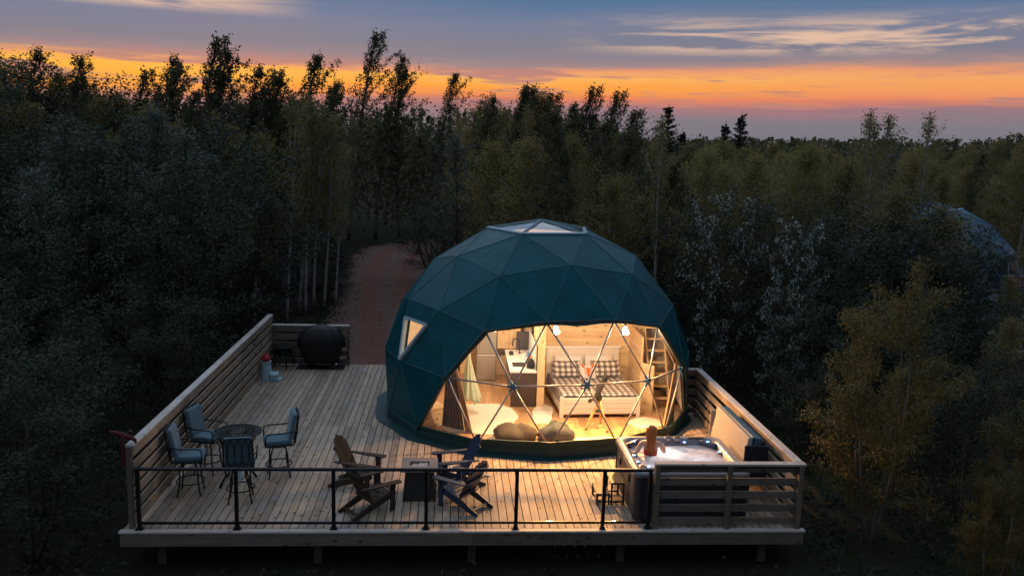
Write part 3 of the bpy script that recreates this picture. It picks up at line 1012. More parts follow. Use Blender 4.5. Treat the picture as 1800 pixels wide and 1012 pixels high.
# ladder
lad = thing('loft_ladder', 'steep pine ladder rising to the loft at right of the bed', 'ladder', (5.34, 20.72, 0.036))
for x in (-0.24, 0.24):
    MB().beam((x, 0, 0.0), (x, 1.55, 2.45), 0.035, 0.13).build('stringer', M_pine_y, lad)
tm = MB().box((0, 0, 0), (0.44, 0.15, 0.035)).mesh('tread', M_pine_x)
for k in range(8):
    s_ = (k + 1) / 9
    link('tread', tm, lad, (0, 1.55 * s_, 2.45 * s_), bevel=0.004)
MB().tube([(0.30, -0.06, 0.75), (0.30, 1.2, 2.75)], 0.014, 8).build('handrail', M_black, lad)

# bed
bed = thing('bed', 'wide cream bed under a grey and white checked cover', 'bed', (3.60, 21.15, 0.036), math.radians(4.0))
MB().box((0, -1.06, 0.30), (2.03, 0.05, 0.42)).build('footboard', M_cream_p, bed, bevel=0.008)
for k in range(3):
    MB().box((0, -1.089, 0.17 + k * 0.13), (1.80, 0.012, 0.118)).build('panel', M_cream_p, bed, bevel=0.004)
for x in (-0.965, 0.965):
    MB().box((x, -1.062, 0.27), (0.085, 0.085, 0.54)).build('leg', M_cream_p, bed, bevel=0.006)
    MB().box((x * 0.998, 0.0, 0.30), (0.04, 2.03, 0.30)).build('side_rail', M_cream_p, bed, bevel=0.006)
MB().box((0, 1.06, 0.66), (2.0, 0.05, 1.22)).build('headboard', M_cream_p, bed, bevel=0.006)
MB().box((0, 1.055, 1.285), (2.10, 0.10, 0.05)).build('headboard_cap', M_white, bed, bevel=0.008)
for x in (-0.72, 0.72):
    MB().box((x * 1.25, 1.032, 0.66), (0.12, 0.015, 1.2)).build('headboard_stile', M_cream_p, bed)
MB().box((0, 0.0, 0.40), (1.86, 2.02, 0.2)).build('mattress', M_pill, bed, bevel=0.05)
# cover with soft edges
nx_, ny_ = 34, 34
vs, fs_ = [], []
for j in range(ny_ + 1):
    for i in range(nx_ + 1):
        u_, v_ = i / nx_ * 2 - 1, j / ny_ * 2 - 1
        x = u_ * 1.16
        y = v_ * 1.03 + 0.0
        drop = 0.0
        if abs(x) > 0.96:
            drop = (abs(x) - 0.96) * 1.9
            x = math.copysign(0.96 + (abs(x) - 0.96) * 0.32, x)
        z = 0.585 - drop - 0.03 * max(0, abs(v_) - 0.93) / 0.07 + 0.010 * math.sin(x * 9 + y * 4) * math.cos(y * 7)
        vs.append((x, y - 0.005, z))
for j in range(ny_):
    for i in range(nx_):
        a = j * (nx_ + 1) + i
        fs_.append((a, a + 1, a + nx_ + 2, a + nx_ + 1))
dv_ = MB().add(vs, fs_).build('duvet', M_ging, bed, smooth=True, fix=False)
md = dv_.modifiers.new('thick', 'SOLIDIFY')
md.thickness = 0.045


def cushion(wd, ht, th, n=10):
    b_ = MB()
    vs_, fs2 = [], []
    for side in (1, -1):
        for j in range(n + 1):
            for i in range(n + 1):
                u_, v_ = i / n * 2 - 1, j / n * 2 - 1
                bul = ((1 - u_ ** 4) * (1 - v_ ** 4)) ** 0.5
                pin = 1 - 0.06 * (1 - abs(u_)) * abs(v_) ** 3
                vs_.append((u_ * wd / 2 * (1 - 0.05 * (1 - v_ * v_) * 0), v_ * ht / 2 * pin, side * th / 2 * bul))
    m_ = (n + 1) ** 2
    for s_ in range(2):
        for j in range(n):
            for i in range(n):
                a = s_ * m_ + j * (n + 1) + i
                q = (a, a + 1, a + n + 2, a + n + 1)
                fs2.append(q if s_ == 0 else q[::-1])
    return b_.add(vs_, fs2)


def place_bed(x, y, z):
    c_, s_ = math.cos(math.radians(4)), math.sin(math.radians(4))
    return (3.60 + x * c_ - y * s_, 21.15 + x * s_ + y * c_, 0.036 + z)


for x, lb in ((-0.53, 'grey checked pillow at the left side of the bed'), (0.53, 'grey checked pillow at the right side of the bed')):
    o = cushion(0.78, 0.48, 0.2).build('pillow', M_ging, None, place_bed(x, 0.62, 0.79), (math.radians(52), 0, math.radians(4)), smooth=True)
    tag(o, lb, 'pillow', 'pillows on the bed')
for x, lb in ((-0.42, 'white pillow leaning behind the left checked pillow'), (0.40, 'white pillow leaning behind the right checked pillow')):
    o = cushion(0.74, 0.48, 0.17).build('pillow', M_pill, None, place_bed(x, 0.86, 0.86), (math.radians(66), 0, math.radians(4)), smooth=True)
    tag(o, lb, 'pillow', 'pillows on the bed')
lp = thing('lobster_cushion', 'small white cushion with an orange lobster, between the pillows', 'cushion', place_bed(0.0, 0.42, 0.76), math.radians(4))
cs_ = cushion(0.42, 0.38, 0.14).build('cushion_body', M_pill, lp, (0, 0, 0), (math.radians(58), 0, 0), smooth=True)
lb = MB()
lb.tube([(0, -0.13, 0.07), (0, -0.05, 0.085), (0, 0.03, 0.085), (0, 0.10, 0.075)], [0.03, 0.036, 0.042, 0.02], 8)
for sx in (-1, 1):
    lb.tube([(0.02 * sx, 0.05, 0.08), (0.09 * sx, 0.07, 0.08), (0.12 * sx, 0.12, 0.07)], [0.014, 0.014, 0.02], 6)
    lb.tube([(0.12 * sx, 0.12, 0.07), (0.13 * sx, 0.17, 0.06), (0.10 * sx, 0.21, 0.05)], [0.03, 0.04, 0.012], 6)
    for q in range(3):
        lb.tube([(0.02 * sx, 0.02 - q * 0.035, 0.08), (0.10 * sx, 0.0 - q * 0.045, 0.07)], 0.008, 5)
lb.build('lobster', M_orange, cs_, smooth=True)

# telescope
te = thing('telescope', 'black telescope on a wooden tripod at the foot of the bed', 'telescope', (3.52, 19.32, 0.036))
ap = Vector((-0.02, -0.02, 0.72))
for fx, fy in ((-0.34, -0.17), (0.15, -0.36), (0.10, 0.33)):
    lg = MB().beam(ap, (fx, fy, 0.0), 0.035, 0.045).build('leg', M_legw, te)
    MB().tube([(fx * .96, fy * .96, 0.05), (fx, fy, 0.0)], 0.025, 8).build('foot', M_plastic, lg)
MB().lathe([(0.05, -0.05), (0.07, 0.0), (0.05, 0.09), (0.03, 0.16)], 10, ap).build('mount', M_black, te)
MB().box((-0.02, -0.02, 0.42), (0.2, 0.2, 0.02)).build('tray', M_black, te)
d0 = Vector((0.30, 0.08, 0.62)).normalized()
c0 = ap + Vector((-0.02, 0, 0.18))
tb = MB().tube([c0 - d0 * 0.26, c0 + d0 * 0.36], 0.062, 14).tube([c0 + d0 * 0.34, c0 + d0 * 0.44], 0.075, 14).build('tube', M_tele, te)
MB().tube([c0 - d0 * .2 + Vector((-.05, -.06, 0)), c0 - d0 * .2 + Vector((-.14, -.12, 0.02))], 0.022, 8).build('eyepiece', M_tele, tb)
MB().tube([c0 + d0 * .02 + Vector((-.09, -.02, .03)), c0 + d0 * .2 + Vector((-.09, -.02, .03))], 0.018, 8).build('finder', M_tele, tb)
MB().tube([ap + Vector((-.05, -.05, .02)), ap + Vector((-.24, -.12, -.02))], 0.01, 6).lathe([(0.045, -.03), (.045, .03)], 10, ap + Vector((-.24, -.12, -.02))).build('counterweight', M_tele, te)


def bag(label, loc, rx, ry, h_, mat, seed):
    b_ = MB()
    rr = random.Random(seed)
    ph = [rr.random() * 6 for _ in range(6)]
    rings = []
    for k in range(9):
        s_ = k / 8
        z = h_ * s_
        rad = (1 - (abs(s_ - 0.30) / 0.72) ** 2.4) ** 0.5 if s_ > 0.3 else 0.86 + 0.14 * (s_ / 0.3)
        ring = []
        for j in range(26):
            a = 2 * PI * j / 26
            q = 1 + 0.08 * math.sin(3 * a + ph[0]) + 0.05 * math.sin(7 * a + ph[1] + s_ * 5) + 0.035 * math.sin(13 * a + ph[3] - s_ * 6)
            ring.append((rx * rad * q * math.cos(a), ry * rad * q * math.sin(a), z + (0.05 * math.sin(2 * a + ph[2]) + 0.025 * math.sin(5 * a + ph[4])) * s_))
        rings.append(ring)
    b_.loft(rings)
    return tag(b_.build('bean_bag', mat, None, loc, smooth=True), label, 'bean bag', 'bean bags by the window')


bag('brownish grey bean bag lying inside the dome window', (1.45, 18.5, 0.036), 0.50, 0.36, 0.34, M_bagb, 3)
bag('blue grey bean bag lying inside the dome window, towards the telescope', (2.42, 18.52, 0.036), 0.42, 0.36, 0.36, M_bagg, 5)


def rug(label, loc, rx, ry, seed, rz=0.0):
    rr = random.Random(seed)
    ph = [rr.random() * 6 for _ in range(4)]
    r0, r1 = [], []
    for j in range(40):
        a = 2 * PI * j / 40
        c_, s_ = math.cos(a), math.sin(a)
        k = (abs(c_) ** 3 + abs(s_) ** 3) ** (-1 / 3) * (1 + 0.05 * math.sin(5 * a + ph[0]) + 0.02 * math.sin(11 * a + ph[1]))
        r0.append((rx * k * c_, ry * k * s_, 0.0))
        r1.append((rx * k * c_ * 0.985, ry * k * s_ * 0.985, 0.028))
    return tag(MB().loft([r0, r1]).build('rug', M_rug, None, loc, (0, 0, rz)), label, 'rug', 'pale rugs on the dome floor')


rug('large pale rug on the floor left of the kitchen counter', (0.72, 19.95, 0.037), 0.85, 1.15, 1, -0.25)
rug('pale rug on the floor along the left side of the bed', (2.28, 20.3, 0.037), 0.25, 0.75, 2, -0.15)
rug('pale rug on the floor at the right foot corner of the bed', (4.72, 19.65, 0.037), 0.42, 0.36, 3, 0.5)
rug('long pale rug in front of the telescope under the window', (3.2, 18.35, 0.037), 1.0, 0.22, 4, 0.1)

# kitchen
kc = thing('kitchen_counter', 'kitchen counter with white worktop and dark end panel', 'counter', (1.82, 22.05, 0.036))
MB().box((0.02, 0, 0.45), (0.56, 2.18, 0.88)).build('body', M_ctr_grey, kc)
MB().box((0.02, -1.12, 0.45), (0.64, 0.03, 0.9)).build('end_panel', M_ctr_dark, kc, bevel=0.004)
MB().box((0, 0.0, 0.915), (0.68, 2.32, 0.045)).build('worktop', M_counter, kc, bevel=0.006)
for k in range(4):
    dr = MB().box((-0.272, -0.80 + k * 0.54, 0.46), (0.02, 0.51, 0.76)).build('cabinet_door', M_ctr_grey, kc, bevel=0.004)
    MB().tube([(-0.30, -0.98 + k * 0.54, 0.62), (-0.30, -0.98 + k * 0.54, 0.78)], 0.008, 6).build('handle', M_black, dr)
MB().box((0.33, 0.06, 1.25), (0.012, 2.1, 0.62)).build('splashback', M_counter, kc)
hob = tag(MB().box((0, 0, 0.006), (0.34, 0.42, 0.012)).build('cooktop', M_plastic, None, (1.75, 21.55, 0.975), bevel=0.003), 'flat black cooktop set on the white worktop', 'cooktop')
fa = thing('kitchen_faucet', 'tall black gooseneck faucet behind the kitchen worktop', 'faucet', (1.86, 22.75, 0.975))
MB().tube([(0, 0, 0), (0, 0, 0.30)] + [(-0.10 + 0.10 * math.cos(a), 0, 0.30 + 0.12 * math.sin(a)) for a in np.linspace(0.3, PI, 8)] + [(-0.2, 0, 0.22)], 0.016, 8).build('spout', M_black, fa, smooth=True)
MB().lathe([(0.03, 0), (0.03, 0.03), (0.018, 0.05)], 12).build('base', M_black, fa)
MB().tube([(0, 0.02, 0.08), (0, 0.09, 0.12)], 0.009, 6).build('lever', M_black, fa)
fr_ = thing('refrigerator', 'brushed steel fridge with freezer door on top', 'fridge', (0.98, 23.55, 0.036))
MB().box((0, 0.03, 0.72), (0.54, 0.5, 1.44)).build('body', M_steel, fr_, bevel=0.01)
for z, hh in ((0.40, 0.72), (1.11, 0.64)):
    q = MB().box((0, -0.245, z), (0.53, 0.045, hh)).build('door', M_steel, fr_, bevel=0.01)
    MB().tube([(-0.2, -0.285, z - 0.2), (-0.2, -0.285, z + 0.2)], 0.012, 8).build('handle', M_silver, q)
wc = thing('wall_cabinet', 'pine wall cabinet hanging above the kitchen sink', 'cabinet', (1.62, 23.78, 1.25))
MB().box((0, 0, 0), (0.66, 0.34, 0.72)).build('body', M_pine_z, wc, bevel=0.004)
for x in (-0.165, 0.165):
    q = MB().box((x, -0.18, 0), (0.315, 0.02, 0.70)).build('door', M_pine_z, wc, bevel=0.004)
    MB().lathe([(0.012, 0), (0.012, 0.02)], 8, (x * 0.3, -0.2, -0.2)).build('knob', M_black, q)
bk = thing('dark_wall_board', 'dark framed board on the partition above the worktop', 'board', (2.05, 23.2, 1.22))
MB().box((0, 0, 0), (0.46, 0.04, 0.5)).build('panel', M_screen, bk, bevel=0.004)
MB().box((0, 0.026, 0), (0.50, 0.012, 0.54)).build('frame', M_sblack, bk)
ch = thing('kettle', 'rounded black kettle at the end of the white worktop', 'kettle', (2.03, 21.22, 0.975))
MB().lathe([(0.095, 0), (0.11, 0.04), (0.10, 0.17), (0.06, 0.24), (0.02, 0.26)], 14).build('body', M_sblack, ch, smooth=True)
MB().tube([(0, 0.06, 0.22), (0, 0.16, 0.2), (0, 0.16, 0.07), (0, 0.10, 0.05)], 0.012, 6).build('handle', M_plastic, ch)
MB().tube([(0, -0.09, 0.12), (0, -0.16, 0.19)], [0.025, 0.014], 8).build('spout', M_sblack, ch)
for i, (x, y, h_, r_, mt, nm, lb_) in enumerate((
        (1.93, 22.1, 0.15, 0.045, M_glassware, 'mug', 'pale mug near the back of the worktop'),
        (2.05, 22.3, 0.22, 0.04, M_blue, 'bottle', 'blue bottle against the splashback'),
        (2.0, 21.85, 0.12, 0.05, M_glassware, 'jar', 'clear jar beside the cooktop'),
        (1.62, 22.6, 0.10, 0.06, M_sblack, 'pot', 'small black pot on the far end of the worktop'),
        (2.06, 21.6, 0.26, 0.035, M_orange, 'bottle', 'orange bottle behind the cooktop'))):
    tag(MB().lathe([(r_ * 0.9, 0), (r_, 0.02), (r_, h_ * 0.7), (r_ * (0.45 if nm == 'bottle' else 1.0), h_ * 0.85), (r_ * (0.4 if nm == 'bottle' else 0.9), h_)], 12).build(
        nm, mt, None, (x, y, 0.975), smooth=True), lb_, nm)
# hanging hammock cloth
hm = thing('hanging_hammock', 'pale green cloth hammock seat hanging at left inside the dome', 'hammock', (0.42, 20.5, 0.0))
rings = []
for k in range(12):
    s_ = k / 11
    z = 1.55 - 1.22 * s_
    rad = 0.03 + 0.23 * s_ ** 1.3
    rings.append([((rad * (1 + 0.22 * math.sin(9 * a)) * math.cos(a)) + 0.05 * s_, rad * 0.7 * (1 + 0.22 * math.sin(9 * a)) * math.sin(a), z + 0.04 * math.sin(3 * a) * s_)
                  for a in np.linspace(0, 2 * PI, 36, endpoint=False)])
MB().loft(rings).build('cloth', M_ham, hm, smooth=True)
MB().tube([(0, 0, 1.5), (0.02, 0.0, 2.2), (0.05, 0, 3.05)], 0.012, 6).build('rope', M_ham, hm)
MB().tube([(0.16, 0, 0.32), (0.19, 0.02, 0.2)], [0.03, 0.012], 6).build('tassel', M_ham, hm)


def curtain(label, top0, top1, bot0, bot1, folds, mat, amp=0.035):
    top0, top1, bot0, bot1 = map(Vector, (top0, top1, bot0, bot1))
    vs_, fs2 = [], []
    nu, nv = folds * 8, 8
    side = (bot1 - bot0).cross(Vector((0, 0, 1))).normalized()
    for j in range(nv + 1):
        v_ = j / nv
        for i in range(nu + 1):
            u_ = i / nu
            p = top0.lerp(top1, u_).lerp(bot0.lerp(bot1, u_), v_ ** 0.85)
            vs_.append(p + side * amp * (0.5 + 0.5 * v_) * math.sin(u_ * folds * 2 * PI + v_ * 0.8))
    for j in range(nv):
        for i in range(nu):
            a = j * (nu + 1) + i
            fs2.append((a, a + 1, a + nu + 2, a + nu + 1))
    o_ = MB().add(vs_, fs2).build('curtain', mat, None, smooth=True, fix=False)
    s_ = o_.modifiers.new('thick', 'SOLIDIFY')
    s_.thickness = 0.006
    return tag(o_, label, 'curtain', 'curtains at the window edges')


curtain('dark grey curtain gathered at the left edge of the window', (-0.10, 18.95, 1.62), (0.08, 18.85, 1.62), (-0.18, 19.35, 0.05), (0.34, 18.98, 0.05), 6, M_curt)
curtain('tan curtain edge beside the dark grey curtain', (0.09, 18.84, 1.64), (0.13, 18.82, 1.64), (0.36, 18.96, 0.05), (0.52, 18.86, 0.05), 3, M_curtan)
curtain('tan curtain gathered low at the right edge of the window', (5.28, 19.35, 1.6), (5.36, 19.5, 1.6), (4.95, 18.95, 0.06), (5.42, 19.75, 0.06), 6, M_curtan)
curtain('beige curtain draped along the upper right edge of the window', (4.62, 19.0, 2.66), (4.70, 19.1, 2.66), (5.25, 19.3, 1.62), (5.36, 19.5, 1.62), 3, M_curtan, 0.02)
bx = thing('wooden_bench', 'pale pine bench box behind the dark grey curtain', 'bench', (-0.52, 19.45, 0.036), math.radians(35))
for k in range(3):
    MB().box((0, 0, 0.075 + k * 0.14), (0.75, 0.42, 0.134)).build('plank', M_pine_x, bx, bevel=0.004)
MB().box((0, 0, 0.44), (0.80, 0.46, 0.035)).build('seat', M_pine_x, bx, bevel=0.004)


# lamps
def lamp(label, loc, power, rad=0.045, hang=0.5, spot=0):
    t_ = thing('hanging_lamp', label, 'lamp', loc, 0, 'lit lamps hanging inside the dome')
    MB().lathe([(0.012, -0.05), (rad, -0.02), (rad * 1.05, 0.02), (rad * 0.5, 0.06), (0.012, 0.065)], 14).build('bulb', M_bulb, t_, smooth=True)
    MB().lathe([(0.02, 0.06), (0.026, 0.07), (0.026, 0.13), (0.008, 0.14)], 10).build('socket', M_black, t_)
    MB().tube([(0, 0, 0.14), (0, 0, hang)], 0.006, 5).build('cord', M_black, t_)
    ld = bpy.data.lights.new('bulb_light', 'POINT')
    ld.energy = power
    ld.color = (1.0, 0.70, 0.42)
    ld.shadow_soft_size = 0.07
    lo = bpy.data.objects.new('bulb_light', ld)
    COL.objects.link(lo)
    lo.parent = t_
    lo.location = (0, 0, -0.12)
    if spot:
        ld = bpy.data.lights.new('spot_light', 'SPOT')
        ld.energy = spot
        ld.color = (1.0, 0.44, 0.10)
        ld.spot_size = math.radians(130)
        ld.spot_blend = 0.6
        ld.shadow_soft_size = 0.06
        lo = bpy.data.objects.new('spot_light', ld)
        COL.objects.link(lo)
        lo.parent = t_
        lo.location = (0, -0.10, -0.10)
        lo.rotation_euler = Vector((-0.05, 0.52, 0.85)).to_track_quat('Z', 'Y').to_euler()
        MB().tube([(0, -0.03, -0.02), (0, -0.085, -0.075)], [0.05, 0.075], 14).build('reflector', M_bulb, t_)
    return t_


lamp('lit lamp hanging just behind the window top, left one of the pair', (2.36, 18.90, 2.52), 210, hang=0.62, spot=1050)
lamp('lit lamp hanging just behind the window top, right one of the pair', (3.96, 18.95, 2.52), 210, hang=0.5, spot=1050)
lamp('lit lamp hanging over the kitchen counter', (1.15, 21.6, 2.5), 210)

# ------------------------------------------------------------------ hot tub
TX, TY = 4.35, 15.22
HX, HY, HZ = 1.07, 1.0, 0.93
tub = thing('hot_tub', 'dark panelled hot tub with grey shell and blue lights, full of frothy water', 'hot tub', (TX, TY, 0))


def rrect(hx, hy, r_, z, n=6):
    out = []
    for cx_, cy_, a0 in ((hx - r_, hy - r_, 0), (-hx + r_, hy - r_, PI / 2), (-hx + r_, -hy + r_, PI), (hx - r_, -hy + r_, 1.5 * PI)):
        for k in range(n + 1):
            a = a0 + k / n * PI / 2
            out.append((cx_ + r_ * math.cos(a), cy_ + r_ * math.sin(a), z))
    return out


MB().loft([rrect(HX - .06, HY - .06, .14, 0.02), rrect(HX - .06, HY - .06, .14, 0.80)], True, False).build('cabinet_core', M_tubtrim, tub)
for sgn in (-1, 1):
    for k in range(3):
        q = MB().box((sgn * (HX - 0.05), -0.57 + k * 0.57, 0.42), (0.03, 0.555, 0.74)).build('side_panel', M_tub, tub, bevel=0.008)
        q2 = MB().box((-0.60 + k * 0.60, sgn * (HY - 0.05), 0.42), (0.585, 0.03, 0.74)).build('side_panel', M_tub, tub, bevel=0.008)
    for s2_ in (-1, 1):
        MB().loft([[(sgn * (HX - .17) + sgn * .15 * abs(math.cos(a)) * 1.0, s2_ * (HY - .17) + s2_ * .15 * abs(math.sin(a)), z) for a in np.linspace(0, PI / 2, 7)] +
                   [(sgn * (HX - .2), s2_ * (HY - .2), z)] for z in (0.02, 0.83)]).build('corner_trim', M_tubtrim, tub)
for y in (-0.42, 0.42):
    MB().box((-HX - 0.005 + 0.03, y, 0.62), (0.035, 0.05, 0.14)).build('latch', M_plastic, tub, bevel=0.006)
MB().loft([rrect(HX - .03, HY - .03, .16, 0.815), rrect(HX, HY, .18, 0.835), rrect(HX, HY, .18, 0.905), rrect(HX - .03, HY - .03, .17, HZ), rrect(HX - .10, HY - .10, .18, HZ + .005),
           rrect(HX - .155, HY - .155, .2, HZ - .02), rrect(HX - .20, HY - .20, .24, HZ - .13), rrect(HX - .24, HY - .24, .26, 0.72), rrect(HX - .36, HY - .36, .28, 0.42), rrect(HX - .42, HY - .42, .28, 0.30)],
          False, True).build('shell', M_shell, tub, smooth=True)
# moulded corner seats, headrests with lit jets
for sx, sy in ((-1, -1), (-1, 1), (1, 1), (1, -1)):
    c_ = Vector((sx * (HX - .30), sy * (HY - .30), 0.86))
    q = MB().box((0, 0, 0), (0.36, 0.17, 0.115)).build('headrest', M_headrest, tub, tuple(c_), (math.radians(-22), 0, math.atan2(sy * 1.0, sx * 1.07) - PI / 2), bevel=0.04)
    MB().lathe([(0.030, -0.02), (0.030, 0.006), (0.0, 0.008)], 12).build('led_light', M_led, q, (0, -0.055, 0.052))
for x, y in ((-HX + .21, -0.28), (-HX + .21, 0.05), (0.30, HY - .22), (HX - .22, 0.25), (-0.75, -0.72), (HX - .22, -0.3)):
    q = MB().lathe([(0.055, -0.02), (0.055, 0.0), (0.035, 0.018), (0.0, 0.02)], 14).build('jet', M_shell, tub, (x, y, 0.855))
    MB().lathe([(0.026, 0.0), (0.026, 0.026), (0.0, 0.028)], 12).build('led_light', M_led, q)
for x in (-0.02, 0.16):
    q = MB().lathe([(0.075, 0), (0.075, 0.05), (0.06, 0.065)], 16).build('filter_lid', M_shell, tub, (x, HY - .16, 0.90))
    MB().lathe([(0.055, 0.064), (0.055, 0.078), (0.0, 0.08)], 14).build('lid_insert', M_plastic, q)
MB().box((0.55, HY - .13, 0.935), (0.32, 0.06, 0.012)).build('waterfall_spout', M_plastic, tub, bevel=0.004)
MB().box((-0.55, -HY + .09, 0.945), (0.2, 0.09, 0.03)).build('control_panel', M_headrest, tub, bevel=0.008)
# water
vs, fs_ = [], []
WN = 44
rr = random.Random(2)
ph = [(rr.uniform(3, 16), rr.uniform(3, 16), rr.uniform(0, 6), rr.uniform(.002, .006)) for _ in range(9)]
hx_, hy_ = HX - .19, HY - .19
for j in range(WN + 1):
    for i in range(WN + 1):
        u_, v_ = i / WN * 2 - 1, j / WN * 2 - 1
        k = min(1.0, 1.20 / max(1e-6, (abs(u_) ** 5 + abs(v_) ** 5) ** 0.2)) if True else 1
        s_ = max(abs(u_), abs(v_))
        L5 = (abs(u_) ** 6 + abs(v_) ** 6) ** (1 / 6) if s_ > 0 else 1
        q = s_ / L5 if s_ > 0 else 1
        x, y = u_ * q * hx_, v_ * q * hy_
        vs.append((x, y, sum(a_ * math.sin(fx * x + fy * y + p_) for fx, fy, p_, a_ in ph)))
for j in range(WN):
    for i in range(WN):
        a = j * (WN + 1) + i
        fs_.append((a, a + 1, a + WN + 2, a + WN + 1))
MB().add(vs, fs_).build('water', M_water, tub, (0, 0, 0.795), smooth=True, fix=False)
for x, y, e, c_ in ((-0.18, 0.40, 20, (1.0, 0.86, 0.74)), (0.45, 0.1, 3.2, (0.72, 0.80, 1.0)), (-0.6, -0.35, 2, (0.75, 0.82, 1.0))):
    ld = bpy.data.lights.new('underwater_light', 'POINT')
    ld.energy = e
    ld.color = c_
    ld.shadow_soft_size = 0.06
    lo = bpy.data.objects.new('underwater_light', ld)
    COL.objects.link(lo)
    lo.parent = tub
    lo.location = (x, y, 0.56)

# steps
stp = thing('spa_steps', 'black two tread steps standing at the left side of the hot tub', 'steps', (3.02, 15.26, 0))
for x, z in ((-0.14, 0.21), (0.13, 0.42)):
    MB().box((x, 0, z), (0.26, 0.56, 0.035)).build('tread', M_plastic, stp, bevel=0.005)
    for sx in (-0.11, 0.11):
        for sy in (-0.25, 0.25):
            MB().box((x + sx, sy, (z - 0.018) / 2), (0.035, 0.035, z - 0.018)).build('leg', M_plastic, stp)
MB().box((-0.005, 0.25, 0.06), (0.5, 0.03, 0.03)).box((-0.005, -0.25, 0.06), (0.5, 0.03, 0.03)).build('brace', M_plastic, stp)

# folded spa cover standing on its lifter
cv = thing('spa_cover', 'folded spa cover standing upright beside the hot tub, pale inside, dark flaps', 'spa cover', (5.62, 16.15, 0.0))
tl_ = Matrix.Rotation(math.radians(9), 3, 'Y')
MB().box((0, 0, 0), (0.10, 2.0, 0.86), tl_).build('inner_half', M_covin, cv, (0.0, 0, 0.84), bevel=0.02)
MB().box((0, 0, 0), (0.03, 2.02, 0.10), tl_).build('hinge_strip', M_covout, cv, (0.10, 0, 1.245), bevel=0.01)
MB().box((0, 0, 0), (0.15, 2.02, 0.88), tl_).build('outer_half', M_covout, cv, (0.155, 0.03, 0.82), bevel=0.03)
MB().box((0, 0, 0), (0.09, 1.9, 0.7), tl_).build('skirt', M_covdark, cv, (0.30, 0.1, 0.80), bevel=0.03)
MB().box((0, 0, 0), (0.46, 0.045, 0.74)).build('end_flap', M_covdark, cv, (0.17, -1.035, 0.76), bevel=0.015)
MB().box((0, 0, 0), (0.16, 0.04, 0.80)).build('end_flap', M_covin, cv, (-0.02, 1.035, 0.78), bevel=0.015)
for y in (-0.85, 0.85):
    MB().tube([(0.14, y, 0.0), (0.14, y, 0.44)], 0.02, 8).tube([(-0.1, y, 0.012), (0.36, y, 0.012)], 0.014, 6).build('lifter_leg', M_black, cv)

# ------------------------------------------------------------------ person in the tub
PX, PY = 3.86, 15.52
per = thing('person', 'person with long red hair sitting in the hot tub, seen from behind, red swimsuit', 'person', (PX, PY, 0.795), math.radians(-14))
# local: facing +Y, z = 0 at the waterline
J = {'pelvis': ((0, -0.02, -0.30), .15), 'waist': ((0, -0.01, -0.10), .115), 'rib': ((0, 0, 0.06), .125), 'chest': ((0, 0.005, 0.18), .125), 'neckb': ((0, -0.005, 0.285), .062),
     'neck': ((0, 0.005, 0.34), .048), 'headb': ((0, 0.02, 0.40), .068), 'headm': ((0, 0.02, 0.475), .092), 'headt': ((0, 0.01, 0.54), .074),
     'shl': ((-0.175, -0.005, 0.235), .058), 'ell': ((-0.265, -0.07, 0.04), .041), 'wrl': ((-0.36, 0.05, -0.03), .029), 'hal': ((-0.395, 0.10, -0.035), .032),
     'shr': ((0.175, -0.005, 0.235), .058), 'elr': ((0.265, 0.02, 0.05), .041), 'wrr': ((0.25, 0.20, 0.10), .029), 'har': ((0.235, 0.245, 0.12), .032),
     'hipl': ((-0.10, 0.02, -0.33), .10), 'knl': ((-0.12, 0.40, -0.30), .066), 'anl': ((-0.12, 0.44, -0.48), .042), 'tol': ((-0.12, 0.56, -0.49), .03),
     'hipr': ((0.10, 0.02, -0.33), .10), 'knr': ((0.12, 0.40, -0.30), .066), 'anr': ((0.12, 0.44, -0.48), .042), 'tor': ((0.12, 0.56, -0.49), .03)}
EDG = [('pelvis', 'waist'), ('waist', 'rib'), ('rib', 'chest'), ('chest', 'neckb'), ('neckb', 'neck'), ('neck', 'headb'), ('headb', 'headm'), ('headm', 'headt'),
       ('chest', 'shl'), ('shl', 'ell'), ('ell', 'wrl'), ('wrl', 'hal'), ('chest', 'shr'), ('shr', 'elr'), ('elr', 'wrr'), ('wrr', 'har'),
       ('pelvis', 'hipl'), ('hipl', 'knl'), ('knl', 'anl'), ('anl', 'tol'), ('pelvis', 'hipr'), ('hipr', 'knr'), ('knr', 'anr'), ('anr', 'tor')]
# fingers
for s_, hn, d1, d2 in (('l', 'hal', Vector((0.0, 0.9, -0.1)).normalized(), Vector((1, 0, 0))), ('r', 'har', Vector((-0.5, 0.8, 0.2)).normalized(), Vector((0.8, 0.5, 0)).normalized())):
    h0 = Vector(J[hn][0])
    for k, (o_, L_) in enumerate(((-0.028, .058), (-0.010, .07), (0.010, .066), (0.028, .052))):
        a = h0 + d1 * 0.03 + d2 * o_
        m1 = a + d1 * L_ * .55 + Vector((0, 0, -.006))
        m2 = m1 + (d1 * .8 + Vector((0, 0, -.5))).normalized() * L_ * .5
        for nm, p, rr_ in (('a', a, .010), ('b', m1, .009), ('c', m2, .0075)):
            J[f'f{s_}{k}{nm}'] = (tuple(p), rr_)
        EDG += [(hn, f'f{s_}{k}a'), (f'f{s_}{k}a', f'f{s_}{k}b'), (f'f{s_}{k}b', f'f{s_}{k}c')]
    sg = 1 if s_ == 'l' else -1
    a = h0 + d2 * 0.035 * sg - d1 * 0.005
    b_ = a + (d2 * sg + d1).normalized() * 0.04
    J[f't{s_}a'], J[f't{s_}b'] = (tuple(a), .012), (tuple(b_), .009)
    EDG += [(hn, f't{s_}a'), (f't{s_}a', f't{s_}b')]
names = list(J)
me = bpy.data.meshes.new('body')
me.from_pydata([J[k][0] for k in names], [(names.index(a), names.index(b_)) for a, b_ in EDG], [])
body = bpy.data.objects.new('body', me)
COL.objects.link(body)
body.parent = per
skm = body.modifiers.new('skin', 'SKIN')
